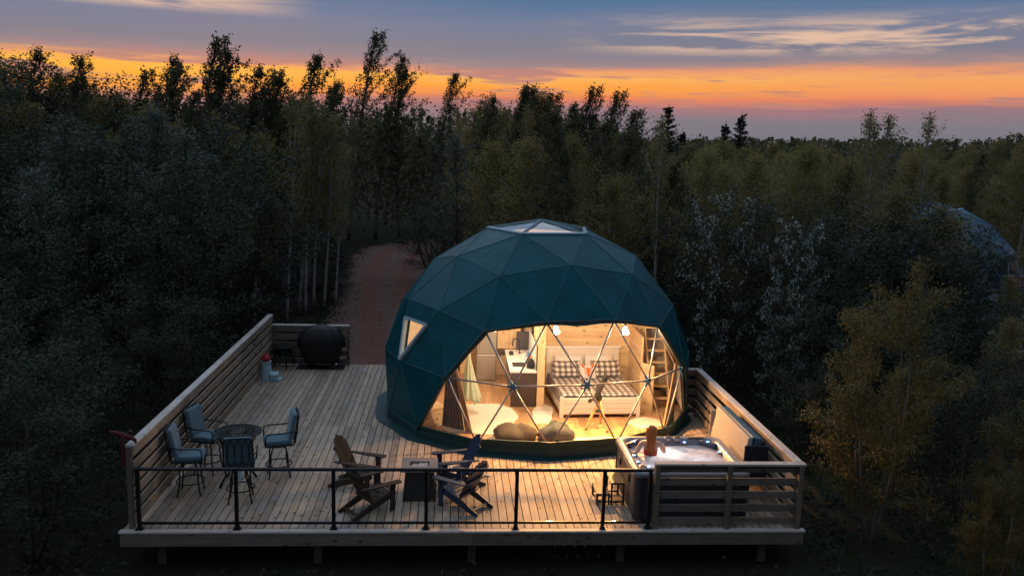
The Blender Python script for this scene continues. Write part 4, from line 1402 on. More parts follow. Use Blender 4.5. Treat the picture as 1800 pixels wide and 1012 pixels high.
for i, k in enumerate(names):
    rx_ = J[k][1]
    fl = 0.78 if k in ('waist', 'rib', 'chest', 'pelvis') else 1.0
    me.skin_vertices[0].data[i].radius = (rx_, rx_ * fl)
me.skin_vertices[0].data[names.index('pelvis')].use_root = True
ssm = body.modifiers.new('sub', 'SUBSURF')
ssm.levels = ssm.render_levels = 2
me.materials.append(M_skin)
me.polygons.foreach_set('use_smooth', [True] * len(me.polygons))
skm.use_smooth_shade = True
# face
fc = MB()
fc.tube([(0, 0.098, 0.475), (0, 0.122, 0.445), (0, 0.112, 0.432)], [0.012, 0.017, 0.012], 6)
for sx in (-1, 1):
    fc.lathe([(0.004, -0.012), (0.013, 0), (0.004, 0.012)], 8, (0.036 * sx, 0.098, 0.478))
    fc.tube([(0.09 * sx, 0.01, 0.49), (0.10 * sx, 0.0, 0.465), (0.09 * sx, 0.01, 0.44)], [.008, .013, .008], 6)
fc.tube([(-0.025, 0.092, 0.405), (0, 0.100, 0.402), (0.025, 0.092, 0.405)], [.004, .008, .004], 6)
fc.build('face', M_skin, per, smooth=True)
# hair: cap and long locks down the back
hb = MB()
rings = []
for k in range(8):
    s_ = k / 7
    z = 0.582 - 0.16 * s_
    rad = 0.092 * math.sin(min(1, 0.25 + s_ * 0.9) * PI / 2)
    rings.append([(rad * math.cos(a), 0.005 + rad * 1.05 * math.sin(a) * (1.0 if math.sin(a) < 0 else 0.82 - 0.35 * s_), z) for a in np.linspace(0, 2 * PI, 20, endpoint=False)])
hb.loft(rings)
hr = random.Random(4)
for k in range(70):
    a = math.radians(hr.uniform(192, 348))
    x0, y0 = 0.082 * math.cos(a), 0.098 * math.sin(a)
    ln = hr.uniform(0.28, 0.50)
    sw = hr.uniform(-0.035, 0.035)
    pts = []
    for q in range(8):
        u_ = q / 7
        wd_ = 1.0 - 0.40 * min(1, u_ * 2.2) + 0.14 * math.sin(u_ * PI) - 0.36 * u_ ** 2
        yb = y0 * (1 - u_) + u_ * -0.125 if u_ < .5 else None
        y_ = min(y0 * (1 - min(1, u_ * 2)) - 0.118 * min(1, u_ * 2), -0.01) - 0.012 * math.sin(u_ * 8 + k * 2)
        pts.append((x0 * wd_ + sw * u_ + 0.012 * math.sin(u_ * 9 + k), y_, 0.525 - ln * u_))
    pts = [(x0 * .25, 0.01 + y0 * .2, 0.588), (x0 * .72, y0 * .75, 0.565)] + pts
    hb.tube(pts, [0.012, 0.016, 0.016, 0.019, 0.018, 0.017, 0.016, 0.014, 0.010, 0.003], 5)
hb.build('hair', M_hair, per, smooth=True)
# swimsuit: band round the trunk with straps
rings = []
for z, rx_, ry_ in ((-0.34, .165, .135), (-0.22, .148, .120), (-0.10, .124, .102), (0.02, .130, .106), (0.10, .136, .110), (0.13, .134, .108)):
    rings.append([(rx_ * math.cos(a), -0.006 + ry_ * math.sin(a), z + (0.03 * math.sin(a) if z > .05 else 0)) for a in np.linspace(0, 2 * PI, 28, endpoint=False)])
MB().loft(rings, False, False).build('swimsuit', M_suit, per, smooth=True)
stb = MB()
for sx in (-1, 1):
    stb.tube([(0.09 * sx, 0.10, 0.13), (0.085 * sx, 0.075, 0.26), (0.08 * sx, 0.0, 0.305), (0.075 * sx, -0.085, 0.25), (0.07 * sx, -0.112, 0.1)], 0.009, 6)
stb.build('strap', M_suit, per)

# ------------------------------------------------------------------ adirondack chairs
GA = 'adirondack chairs round the fire table'


def adirondack(label, loc, ang, mat):
    """front faces +X"""
    t_ = thing('adirondack_chair', label, 'chair', (*loc, 0.0), ang, GA)
    # side rails: from high front to the deck at the back
    for y in (-0.235, 0.235):
        poly = [(0.36, y - 0.014, 0.36), (0.40, y - 0.014, 0.31), (0.36, y - 0.014, 0.26), (-0.42, y - 0.014, 0.0), (-0.52, y - 0.014, 0.0), (-0.53, y - 0.014, 0.05), (-0.18, y - 0.014, 0.21), (0.0, y - 0.014, 0.27), (0.22, y - 0.014, 0.35)]
        MB().prism(poly, (0, 0.028, 0)).build('side_rail', mat, t_, bevel=0.004)
    for y in (-0.268, 0.268):
        MB().box((0.30, y, 0.262), (0.10, 0.03, 0.524)).build('front_leg', mat, t_, bevel=0.004)
    for k in range(6):
        x = 0.345 - k * 0.086
        z = 0.372 - 0.0 - k * 0.026 if k else 0.362
        MB().box((0, 0, 0), (0.074, 0.50, 0.02)).build('seat_slat', mat, t_, (x, 0, z), (0, math.radians(-16) if k else math.radians(22), 0), bevel=0.003)
    # fan back, leaning back
    L_ = [0.685, 0.765, 0.80, 0.812, 0.80, 0.765, 0.685]
    base = Vector((-0.10, 0, 0.235))
    dr = Vector((-0.44, 0, 0.90)).normalized()
    nb_ = Vector((0.90, 0, 0.44)).normalized()
    for k in range(7):
        y0 = (k - 3) * 0.068
        y1 = (k - 3) * 0.077
        p0 = base + Vector((0, y0, 0))
        p1 = base + dr * L_[k] + Vector((0, y1, 0))
        w0, w1 = 0.031, 0.035
        # rounded top following the fan
        tip = 0.02 if k == 3 else 0.0
        sl_ = (0.036, 0.016, 0.008, 0, 0, 0, 0)[k]
        sr = (0, 0, 0, 0, 0.008, 0.016, 0.036)[k]
        poly = [p0 + Vector((0, -w0, 0)), p0 + Vector((0, w0, 0)), p1 + Vector((0, w1, 0)) - dr * sr * 2, p1 + dr * tip, p1 + Vector((0, -w1, 0)) - dr * sl_ * 2]
        MB().prism(poly, nb_ * 0.018).build('back_slat', mat, t_, bevel=0.003)
    for s_, wd in ((0.36, 0.60), (0.62, 0.50), (0.06, 0.50)):
        p = base + dr * s_ - nb_ * 0.018
        MB().box((0, 0, 0), (0.028, wd, 0.06)).build('back_brace', mat, t_, tuple(p), (0, -math.atan2(0.44, 0.90), 0), bevel=0.003)
    for y, sg in ((-0.30, -1), (0.30, 1)):
        poly = [(0.43, y - 0.07, 0.530), (0.45, y - 0.03, 0.530), (0.45, y + 0.04, 0.530), (0.42, y + 0.07, 0.530), (0.1, y + 0.066, 0.538), (-0.36, y + (0.035 if sg > 0 else 0.012), 0.55), (-0.38, y, 0.551), (-0.36, y - (0.012 if sg > 0 else 0.035), 0.55), (0.1, y - 0.066, 0.538)]
        MB().prism(poly, (0, 0, 0.024)).build('arm', mat, t_, bevel=0.004)
        MB().prism([(0.25, y * 0.955, 0.53), (0.36, y * 0.955, 0.53), (0.33, y * 0.955, 0.42)], (0, 0.02 * sg, 0)).build('arm_bracket', mat, t_)
    MB().box((-0.40, 0, 0.075), (0.05, 0.47, 0.02)).build('rear_stretcher', mat, t_, bevel=0.003)
    return t_


ab = adirondack('dark brown adirondack chair by the black railing, back turned to the camera', (-1.42, 14.78), math.atan2(0.62, 0.79), M_adk_b)
dup(ab, (-1.76, 15.88, 0), math.atan2(-0.30, 0.95), 'dark brown adirondack chair behind the other brown one, its back fully in view')
an = adirondack('navy adirondack chair by the black railing, turned away to the fire table', (0.25, 14.98), math.atan2(0.62, -0.78), M_adk_n)
dup(an, (0.15, 16.02, 0), math.atan2(-0.22, -0.97), 'navy adirondack chair nearest the dome window, arms glowing in its light')

# fire table
fp = thing('fire_table', 'square fire table with dark tapered base and grey top between the adirondack chairs', 'fire table', (-0.56, 15.42, 0), math.radians(1))
MB().loft([[(-.30, -.28, 0.03), (.30, -.28, 0.03), (.30, .28, 0.03), (-.30, .28, 0.03)], [(-.25, -.24, 0.57), (.25, -.24, 0.57), (.25, .24, 0.57), (-.25, .24, 0.57)]]).build('base', M_fbody, fp, bevel=0.01)
for sx in (-1, 1):
    for sy in (-1, 1):
        MB().tube([(sx * .285, sy * .265, 0), (sx * .235, sy * .225, 0.575)], 0.028, 6).build('corner_post', M_fbody, fp)
tp = MB()
for x, y, sx, sy in ((0, -0.215, 0.68, 0.19), (0, 0.215, 0.68, 0.19), (-0.26, 0, 0.16, 0.24), (0.26, 0, 0.16, 0.24)):
    tp.box((x, y, 0.61), (sx, sy, 0.055))
tp.build('table_top', M_stone, fp)
MB().box((0, 0, 0.585), (0.37, 0.25, 0.02)).build('burner_tray', M_black, fp)
rk = MB()
for k in range(46):
    s_ = rnd.uniform(0.012, 0.024)
    rk.lathe([(s_ * .6, -s_ * .6), (s_, 0), (s_ * .5, s_ * .7)], 6, (rnd.uniform(-.15, .15), rnd.uniform(-.095, .095), 0.607))
tag(rk.build('lava_stone', M_glassware, fp), kind='stuff')

# ------------------------------------------------------------------ bar set
bt = thing('bar_table', 'round black cast metal bar table with pierced top', 'table', (-4.08, 16.05, 0))
ring = [(0.445 * math.cos(a), 0.445 * math.sin(a), 1.02) for a in np.linspace(0, 2 * PI, 40, endpoint=False)]
MB().tube(ring, 0.018, 8, True).build('rim', M_iron, bt, smooth=True)
fg = MB()
for r_ in (0.36, 0.25, 0.13):
    fg.tube([(r_ * math.cos(a), r_ * math.sin(a), 1.022) for a in np.linspace(0, 2 * PI, 32, endpoint=False)], 0.013, 6, True)
for k in range(16):
    a = 2 * PI * k / 16
    fg.tube([(0.13 * math.cos(a), 0.13 * math.sin(a), 1.02), (0.30 * math.cos(a + .16), 0.30 * math.sin(a + .16), 1.02), (0.44 * math.cos(a), 0.44 * math.sin(a), 1.02)], 0.014, 6)
    fg.tube([(0.25 * math.cos(a), 0.25 * math.sin(a), 1.02), (0.34 * math.cos(a - .16), 0.34 * math.sin(a - .16), 1.02), (0.44 * math.cos(a - .05), 0.44 * math.sin(a - .05), 1.02)], 0.012, 6)
fg.lathe([(0.13, 1.008), (0.13, 1.022), (0.0, 1.024)], 20)
fg.build('pierced_top', M_iron, bt)
lm = MB().tube([(0.36, 0, 1.0), (0.33, 0, 0.85), (0.24, 0, 0.5), (0.27, 0, 0.2), (0.40, 0, 0.0)], [0.024, 0.024, 0.02, 0.02, 0.026], 8).mesh('leg', M_iron, True)
for k in range(4):
    link('leg', lm, bt, (0, 0, 0), (0, 0, PI / 4 + k * PI / 2))
MB().tube([(0.33 * math.cos(a), 0.33 * math.sin(a), 0.88) for a in np.linspace(0, 2 * PI, 28, endpoint=False)], 0.014, 6, True).build('apron_ring', M_iron, bt)
MB().tube([(0.245 * math.cos(a), 0.245 * math.sin(a), 0.42) for a in np.linspace(0, 2 * PI, 28, endpoint=False)], 0.012, 6, True).build('foot_ring', M_iron, bt)


def bar_chair(label, loc, ang):
    """front faces +X"""
    t_ = thing('bar_chair', label, 'bar chair', (*loc, 0.0), ang, 'cushioned swivel chairs round the bar table')
    MB().box((0.02, 0, 0.745), (0.50, 0.50, 0.10)).build('seat_cushion', M_cush, t_, bevel=0.035)
    MB().box((0, 0, 0), (0.10, 0.49, 0.54)).build('back_cushion', M_cush, t_, (-0.265, 0, 1.045), (0, math.radians(-11), 0), bevel=0.04)
    sf = MB()
    sf.tube([(0.27, -0.25, 0.685), (0.27, 0.25, 0.685), (-0.25, 0.25, 0.685), (-0.25, -0.25, 0.685)], 0.014, 6, True)
    sf.box((0.0, 0, 0.682), (0.46, 0.46, 0.012))
    sf.build('seat_frame', M_iron, t_)
    bf = MB()
    bf.tube([(-0.27, -0.25, 0.68), (-0.325, -0.255, 0.95), (-0.375, -0.25, 1.27), (-0.375, -0.2, 1.31), (-0.38, 0.2, 1.31), (-0.375, 0.25, 1.27), (-0.325, 0.255, 0.95), (-0.27, 0.25, 0.68)], 0.015, 7)
    for s_ in (-1, 1):
        for q in (0.0, 0.125):
            bf.tube([(-0.30, s_ * q, 0.72), (-0.345, s_ * (q + 0.06), 0.9), (-0.36, s_ * (q + 0.075), 1.02), (-0.37, s_ * (q + 0.04), 1.2), (-0.385, s_ * q, 1.31)], 0.008, 5)
            bf.tube([(-0.30, s_ * (q + .125), 0.72), (-0.345, s_ * (q + 0.065), 0.9), (-0.36, s_ * (q + 0.05), 1.02), (-0.37, s_ * (q + 0.085), 1.2), (-0.385, s_ * (q + .125), 1.31)], 0.008, 5)
    bf.tube([(-0.295, -0.25, 0.74), (-0.295, 0.25, 0.74)], 0.011, 6)
    bf.build('back_frame', M_iron, t_)
    for s_ in (-1, 1):
        MB().tube([(-0.33, s_ * 0.26, 0.98), (-0.1, s_ * 0.30, 0.955), (0.18, s_ * 0.30, 0.955), (0.25, s_ * 0.295, 0.93), (0.262, s_ * 0.285, 0.86), (0.255, s_ * 0.262, 0.68)], 0.014, 7).build('armrest', M_iron, t_, smooth=True)
    MB().lathe([(0.10, 0.60), (0.13, 0.625), (0.13, 0.66), (0.09, 0.675)], 16).build('swivel', M_iron, t_)
    lm_ = MB().tube([(0.08, 0, 0.63), (0.17, 0, 0.60), (0.225, 0, 0.48), (0.235, 0, 0.25), (0.29, 0, 0.0)], 0.016, 7).mesh('leg', M_iron, True)
    for k in range(4):
        link('leg', lm_, t_, (0, 0, 0), (0, 0, PI / 4 + k * PI / 2))
    MB().tube([(0.25 * math.cos(a), 0.25 * math.sin(a), 0.25) for a in np.linspace(0, 2 * PI, 28, endpoint=False)], 0.013, 6, True).build('foot_ring', M_iron, t_)
    return t_


b0 = bar_chair('blue cushioned bar chair between the front railing and the left fence', (-4.83, 15.55), math.radians(6))
dup(b0, (-4.80, 16.62, 0), math.radians(-14), 'blue cushioned bar chair behind the table, its back to the left fence')
b1 = dup(b0, (-3.83, 15.22, 0), math.radians(99), 'blue cushioned bar chair whose open lattice back faces the camera')
dup(b0, (-3.38, 16.42, 0), math.radians(196), 'blue cushioned bar chair at the open side of the table, back to the dome')
tg = MB().box((0, 0, 0), (0.004, 0.075, 0.24)).build('paper_tag', M_lh, b1, (-0.32, -0.01, 0.62))

# ------------------------------------------------------------------ back corner: grill, table, lighthouse
gm = tag(MB().box((0, 0, 0.005), (1.38, 0.62, 0.01)).build('grill_mat', M_mat, None, (-3.82, 24.76, 0.002)), 'flat black mat lying under the covered grill', 'mat')
gr = thing('covered_grill', 'big barbecue grill under a black fabric cover at the back fence', 'grill', (-3.80, 24.72, 0.014))
rings = []
prof = [(0.16, .44, .25), (0.22, .48, .28), (0.42, .54, .31), (0.56, .58, .33), (0.64, .66, .36), (0.78, .67, .36), (0.90, .62, .35), (1.02, .54, .31), (1.14, .44, .26), (1.22, .30, .19), (1.25, .14, .09)]
for z, rx_, ry_ in prof:
    ring = []
    for j in range(48):
        a = 2 * PI * j / 48
        fold = 1 + 0.035 * math.sin(11 * a + z * 2) * (0.6 + z * 0.9) + 0.03 * math.sin(19 * a + 1 + 3 * z)
        c_, s_ = math.cos(a), math.sin(a)
        k = (abs(c_) ** 3 + abs(s_) ** 3) ** (-1 / 3)
        ring.append((rx_ * k * c_ * fold, ry_ * k * s_ * fold, z + 0.012 * math.sin(7 * a)))
    rings.append(ring)
MB().loft(rings).build('fabric_cover', M_bbq, gr, smooth=True)
for x in (-0.34, -0.26, 0.32):
    for y in (-0.16, 0.16):
        MB().tube([(x, y, 0), (x, y, 0.3)], 0.022, 8).build('leg', M_black, gr)
for y in (-0.19, 0.19):
    MB().tube([(0.38, y - 0.02, 0.075), (0.38, y + 0.02, 0.075)], 0.075, 14).build('wheel', M_plastic, gr)
MB().lathe([(0.02, 0), (0.03, 0.02), (0.015, 0.045)], 10, (0.46, -0.26, 0.14)).build('tie_clip', M_white, gr)

st = thing('patio_side_table', 'small round black metal table in the back corner of the deck', 'side table', (-4.92, 24.74, 0))
MB().lathe([(0.33, 0.60), (0.34, 0.612), (0.34, 0.632), (0.32, 0.636)], 28).build('table_top', M_iron, st)
MB().lathe([(0.22, 0.43), (0.24, 0.45), (0.24, 0.53), (0.22, 0.535)], 22).build('apron', M_iron, st)
lm = MB().tube([(0.20, 0, 0.52), (0.23, 0, 0.42), (0.29, 0, 0.25), (0.30, 0, 0.0)], 0.018, 7).mesh('leg', M_iron, True)
for k in range(4):
    link('leg', lm, st, (0, 0, 0), (0, 0, 0.5 + k * PI / 2))

lh = thing('toy_lighthouse', 'waist high white lighthouse ornament with a red top beside the left fence', 'ornament', (-5.10, 23.32, 0))
n8 = lambda r_, z: [(r_ * math.cos(a + PI / 8), r_ * math.sin(a + PI / 8), z) for a in np.linspace(0, 2 * PI, 8, endpoint=False)]
MB().loft([n8(.17, 0.0), n8(.165, .03), n8(.125, .50), n8(.15, .51), n8(.15, .54)]).build('tower', M_lh, lh)
MB().loft([n8(.10, .542), n8(.10, .60)]).build('lantern', M_redw, lh)
MB().loft([n8(.135, .595), n8(.14, .615), n8(.10, .68), n8(.04, .73), n8(.012, .79)]).build('roof', M_redw, lh)
hs = MB().box((0.24, -0.02, 0.09), (0.20, 0.24, 0.18)).box((0.34, -0.02, 0.03), (0.16, 0.3, 0.06)).build('keeper_house', M_lh, lh)
MB().prism([(0.13, -0.16, 0.181), (0.35, -0.16, 0.181), (0.35, -0.02, 0.25), (0.13, -0.02, 0.25)], (0, 0.001, 0)).prism([(0.13, -0.16, 0.182), (0.13, 0.12, 0.182), (0.13, -0.02, 0.25)], (0.22, 0, 0)).build('house_roof', M_lh, hs)
for z in (0.2, 0.36):
    MB().box((0, -0.148 + z * .09, z), (0.04, 0.012, 0.06)).build('window', M_headrest, lh)

# dark red cloth on the front left fence corner
rc = thing('red_cloth', 'dark red cloth bundled over the front corner post of the left fence', 'cloth', (-5.40, 14.08, 1.49))
pts = [(-0.26, -0.06, 0.23), (-0.17, -0.03, 0.20), (-0.06, 0.0, 0.145), (0.06, 0.02, 0.10), (0.13, 0.02, 0.06), (0.15, 0.01, 0.005)]
MB().tube(pts, [0.02, 0.036, 0.042, 0.04, 0.032, 0.015], 9).tube([(0.0, 0.05, 0.15), (0.05, 0.06, 0.20), (0.10, 0.05, 0.16)], [0.015, 0.026, 0.015], 7).build('bundle', M_redc, rc, smooth=True)
MB().box((-0.035, -0.07, -0.20), (0.055, 0.03, 0.34)).tube([(-0.05, -0.03, 0.14), (-0.045, -0.065, 0.0), (-0.04, -0.07, -0.1)], 0.03, 7).build('hanging_end', M_redc, rc, bevel=0.01)

# ------------------------------------------------------------------ second dome far right
d2 = thing('dome_tent', 'second bluish dome tent half hidden behind trees at the far right', 'dome tent', (20.75, 36.0, 0.75), math.radians(38), 'geodesic dome tents')
make_dome(d2, False, M_cover2)
dk2 = thing('wooden_deck', 'small deck under the half hidden second dome tent', 'deck', (21.5, 36.0, -0.12))
for k in range(40):
    MB().box((0, -5.6 + k * 0.285, 0), (11.5, 0.28, 0.05)).build('plank', M_capx, dk2) if k == 0 else link('plank', dk2.children[0].data, dk2, (0, k * 0.285, 0))
f2 = thing('wooden_fence', 'slatted fence of the second dome tent deck, at the picture edge', 'fence', (0, 0, 0), 0, 'slatted wooden fences round the deck')
sm = MB().box((0, 0, 0), (3.2, 0.036, 0.15)).mesh('slat', M_fx_shade)
for k in range(5):
    link('slat', sm, f2, (26.3, 36.6, 0.12 + k * 0.26))
MB().box((26.3, 36.6, 1.42), (3.3, 0.16, 0.04)).build('cap_board', M_capx, f2)
for x in (24.8, 26.4, 27.8):
    MB().box((x, 36.66, 0.65), (0.09, 0.09, 1.5)).build('post', M_fz_shade, f2)
s3 = thing('outdoor_stairs', 'pale wooden stairs leading up to the second dome tent', 'stairs', (21.6, 30.2, -0.75))
for k in range(4):
    MB().box((0.35 * k, -0.55 * 0 + k * 0.28 - 0.5, 0.08 + k * 0.15), (1.7, 0.30, 0.05)).build('tread', M_cap, s3)

# ------------------------------------------------------------------ trees
NR = np.random.default_rng(11)


def leaf_mesh(name, P, size, mat, asp=0.62, up=0.35, hang=0.0):
    """one diamond leaf at every point of P (n,3); size = scalar or (n,)"""
    n = len(P)
    u = NR.normal(size=(n, 3))
    u[:, 2] = u[:, 2] * 0.7 - hang
    u /= np.linalg.norm(u, axis=1)[:, None]
    nn = NR.normal(size=(n, 3))
    nn[:, 2] += up * 2.0
    v = np.cross(nn, u)
    v /= np.linalg.norm(v, axis=1)[:, None] + 1e-9
    s_ = (np.full(n, size) if np.isscalar(size) else size) * NR.uniform(0.65, 1.25, n)
    s_ = s_[:, None]
    vs_ = np.stack([P - u * s_ * .5, P + v * s_ * asp * .5 - u * s_ * .05, P + u * s_ * .5, P - v * s_ * asp * .5 - u * s_ * .05], 1).reshape(-1, 3)
    me_ = bpy.data.meshes.new(name)
    me_.vertices.add(4 * n)
    me_.vertices.foreach_set('co', vs_.astype(np.float32).ravel())
    me_.loops.add(4 * n)
    me_.loops.foreach_set('vertex_index', np.arange(4 * n, dtype=np.int32))
    me_.polygons.add(n)
    me_.polygons.foreach_set('loop_start', np.arange(0, 4 * n, 4, dtype=np.int32))
    me_.polygons.foreach_set('loop_total', np.full(n, 4, dtype=np.int32))
    me_.materials.append(mat)
    me_.update(calc_edges=True)
    return me_


def trunk_line(h, wob, seed, lean=0.0, wind=0.0):
    q = np.random.default_rng(seed)
    ph_ = q.uniform(0, 6, 4)
    ts_ = np.linspace(0, 1, 14)
    x = wob * (np.sin(ts_ * 3.1 + ph_[0]) - np.sin(ph_[0])) + lean * ts_ * h + wind * h * ts_ ** 3
    y = wob * (np.sin(ts_ * 2.6 + ph_[1]) - np.sin(ph_[1]))
    return np.stack([x, y, ts_ * h], 1)


def at(line, t_):
    k = t_ * (len(line) - 1)
    i = int(min(k, len(line) - 2))
    return line[i] + (line[i + 1] - line[i]) * (k - i)


def make_tree(kind, seed, h=9.0):
    q = np.random.default_rng(seed)
    tb_ = MB()
    leaves = []
    if kind in ('birch', 'aspen', 'pale', 'bare'):
        P_ = dict(birch=dict(t0=.26, nb=62, L=.185, el=48, nl=120, sp=.19, wob=.14, wind=0.0, r0=.085, clump=0),
                  aspen=dict(t0=.20, nb=50, L=.185, el=54, nl=125, sp=.075, wob=.20, wind=.085, r0=.10, clump=7),
                  pale=dict(t0=.12, nb=58, L=.23, el=52, nl=74, sp=.12, wob=.16, wind=.02, r0=.08, clump=8),
                  bare=dict(t0=.36, nb=36, L=.15, el=56, nl=52, sp=.10, wob=.16, wind=.02, r0=.075, clump=0))[kind]
        tl2 = trunk_line(h, P_['wob'], seed, q.uniform(-.03, .03), P_['wind'])
        tb_.tube([tuple(p) for p in tl2], [P_['r0'] * (1 - .88 * i / 13) + .006 for i in range(14)], 7)
        for i in range(P_['nb']):
            t_ = P_['t0'] + (1 - P_['t0']) * ((i + q.uniform(0, .8)) / P_['nb']) ** 0.9
            t_ = min(t_, .985)
            p0 = at(tl2, t_)
            a = i * 2.39996 + q.uniform(-.5, .5)
            rel = (t_ - P_['t0']) / (1 - P_['t0'])
            L_ = h * P_['L'] * (0.42 + 0.75 * math.sin(PI * min(1, .22 + rel * .75)) ** 1.2) * (1.0 if rel < .75 else (1.28 - rel) / .53) * q.uniform(.6, 1.3)
            el_ = math.radians(P_['el'] + q.uniform(-14, 14) + rel * 14)
            d_ = np.array([math.cos(a) * math.cos(el_), math.sin(a) * math.cos(el_), math.sin(el_)])
            pts_ = []
            for k in range(5):
                s_ = k / 4
                bend = np.array([P_['wind'] * 5.0 * s_ * s_ * L_, 0, (-.16 if kind == 'birch' else .06) * s_ * s_ * L_])
                pts_.append(p0 + d_ * L_ * s_ + bend)
            pts_ = np.array(pts_)
            tb_.tube([tuple(p) for p in pts_[[0, 2, 4]]], [max(.008, P_['r0'] * .32 * (1 - t_ * .7)), .011, .004], 4)
            nl = int(P_['nl'] * (0.5 + L_ / (h * P_['L']) * .6))
            if P_['clump']:
                nc = max(2, int(nl / P_['clump'] / 1.0))
                for c_ in range(nc):
                    s_ = .22 + .80 * q.random() ** .8
                    cen = at(pts_, min(s_, 1)) + q.normal(size=3) * P_['sp'] * .9
                    leaves.append(cen + q.normal(size=(P_['clump'], 3)) * P_['sp'] * np.array([.7, .7, .9]))
            else:
                s_ = .12 + .9 * q.random(nl) ** .75
                pos = np.array([at(pts_, min(x, 1.0)) for x in s_])
                leaves.append(pos + q.normal(size=(nl, 3)) * P_['sp'])
        lf = np.concatenate(leaves)
        sz = dict(birch=.105, aspen=.105, pale=.125, bare=.11)[kind]
        mat = dict(birch=L_birch, aspen=L_aspen, pale=L_pale, bare=L_birch)[kind]
        cm_ = leaf_mesh('crown', lf, sz, mat, .62, .7, .15)
        bark = dict(birch=M_birch, aspen=M_bark_g, pale=M_bark, bare=M_birch)[kind]
        extra = None
    elif kind in ('maple', 'yellow', 'blossom'):
        n_stem = 4 if kind != 'maple' else 3
        rad = dict(maple=.25, yellow=.24, blossom=.20)[kind] * h
        nl_b = dict(maple=120, yellow=310, blossom=84)[kind]
        sp = dict(maple=.20, yellow=.17, blossom=.16)[kind]
        bl = []
        for st_ in range(n_stem):
            a0 = st_ * 2 * PI / n_stem + q.uniform(-.5, .5)
            top = np.array([math.cos(a0) * rad * .42, math.sin(a0) * rad * .42, h * q.uniform(.78, .98)])
            base = np.array([math.cos(a0) * .12, math.sin(a0) * .12, 0])
            ln2 = np.array([base + (top - base) * s_ + np.array([math.cos(a0), math.sin(a0), 0]) * rad * .25 * math.sin(s_ * PI) + q.normal(size=3) * .03 for s_ in np.linspace(0, 1, 9)])
            tb_.tube([tuple(p) for p in ln2], [(.075 if kind == 'maple' else .05) * (1 - .85 * i / 8) + .006 for i in range(9)], 6)
            nb2 = 20 if kind != 'blossom' else 17
            for i in range(nb2):
                t_ = .14 + .85 * (i + q.random()) / nb2
                p0 = at(ln2, min(t_, .99))
                a = a0 + q.normal() * 1.25
                el_ = math.radians(q.uniform(5, 60))
                L_ = rad * (0.35 + .75 * math.sin(PI * min(1, .15 + t_ * .75))) * q.uniform(.5, 1.1)
                d_ = np.array([math.cos(a) * math.cos(el_), math.sin(a) * math.cos(el_), math.sin(el_)])
                p1 = p0 + d_ * L_
                tb_.tube([tuple(p0), tuple((p0 + p1) / 2 + q.normal(size=3) * .05), tuple(p1)], [.018, .012, .005], 4)
                n_ = int(nl_b * (.4 + L_ / rad))
                s_ = .1 + .95 * q.random(n_) ** .7
                pos = p0[None] + (p1 - p0)[None] * s_[:, None] + q.normal(size=(n_, 3)) * sp
                leaves.append(pos)
                if kind == 'blossom':
                    for c_ in range(13):
                        cen = p0 + (p1 - p0) * q.uniform(.35, 1.08) + q.normal(size=3) * .10
                        bl.append(cen + q.normal(size=(4, 3)) * .045)
        lf = np.concatenate(leaves)
        lf = lf[lf[:, 2] > .12]
        mat = dict(maple=L_maple, yellow=L_yel, blossom=L_maple)[kind]
        cm_ = leaf_mesh('crown', lf, dict(maple=.135, yellow=.105, blossom=.115)[kind], mat, .66, .75, .2)
        bark = M_bark if kind != 'yellow' else M_bark_g
        extra = leaf_mesh('blossom', np.concatenate(bl), .095, L_bloss, .8, .5) if bl else None
    else:  # spruce
        tl2 = trunk_line(h, .04, seed)
        tb_.tube([tuple(p) for p in tl2], [.11 * (1 - .92 * i / 13) + .005 for i in range(14)], 7)
        nw = 34
        for i in range(nw):
            t_ = min(.985, .10 + .88 * (i + q.uniform(-.5, .5)) / nw)
            L_ = h * .205 * (1 - t_) ** .85 * q.uniform(.8, 1.15) + .12
            for k in range(8):
                a = k * 2 * PI / 8 + i * .37 + q.uniform(-.2, .2)
                Lk = L_ * q.uniform(.6, 1.2)
                t_k = min(.99, max(.05, t_ + q.uniform(-.02, .02)))
                p0 = at(tl2, t_k)
                el0 = math.radians(8 - 22 * (1 - t_) + q.uniform(-8, 8))
                d_ = np.array([math.cos(a) * math.cos(el0), math.sin(a) * math.cos(el0), math.sin(el0)])
                n_ = int(18 + 46 * Lk / (h * .2))
                s_ = q.random(n_) ** .7
                pos = p0[None] + d_[None] * (s_ * Lk)[:, None]
                pos[:, 2] += .10 * Lk * s_ ** 2
                side = np.array([-math.sin(a), math.cos(a), 0])
                pos += side[None] * (q.normal(size=n_) * .10 * (1.1 - s_) * (Lk + .3))[:, None] + q.normal(size=(n_, 3)) * .03
                leaves.append(pos)
        lf = np.concatenate(leaves)
        cm_ = leaf_mesh('crown', lf, .17, L_spruce, .36, .9, .15)
        bark, extra = M_bark, None
    return tb_.mesh('trunk', bark, True), cm_, extra


LIB = {}
for kind, cnt in (('birch', 4), ('aspen', 5), ('maple', 3), ('pale', 3), ('blossom', 2), ('spruce', 3), ('yellow', 2), ('bare', 3)):
    LIB[kind] = [make_tree(kind, 100 * len(LIB) + k) for k in range(cnt)]
NAMES = dict(birch='birch_tree', aspen='aspen_tree', maple='broadleaf_tree', pale='pale_leaved_tree', blossom='blossom_tree', spruce='spruce_tree', yellow='yellow_leaved_tree', bare='birch_tree')
PLACED = []


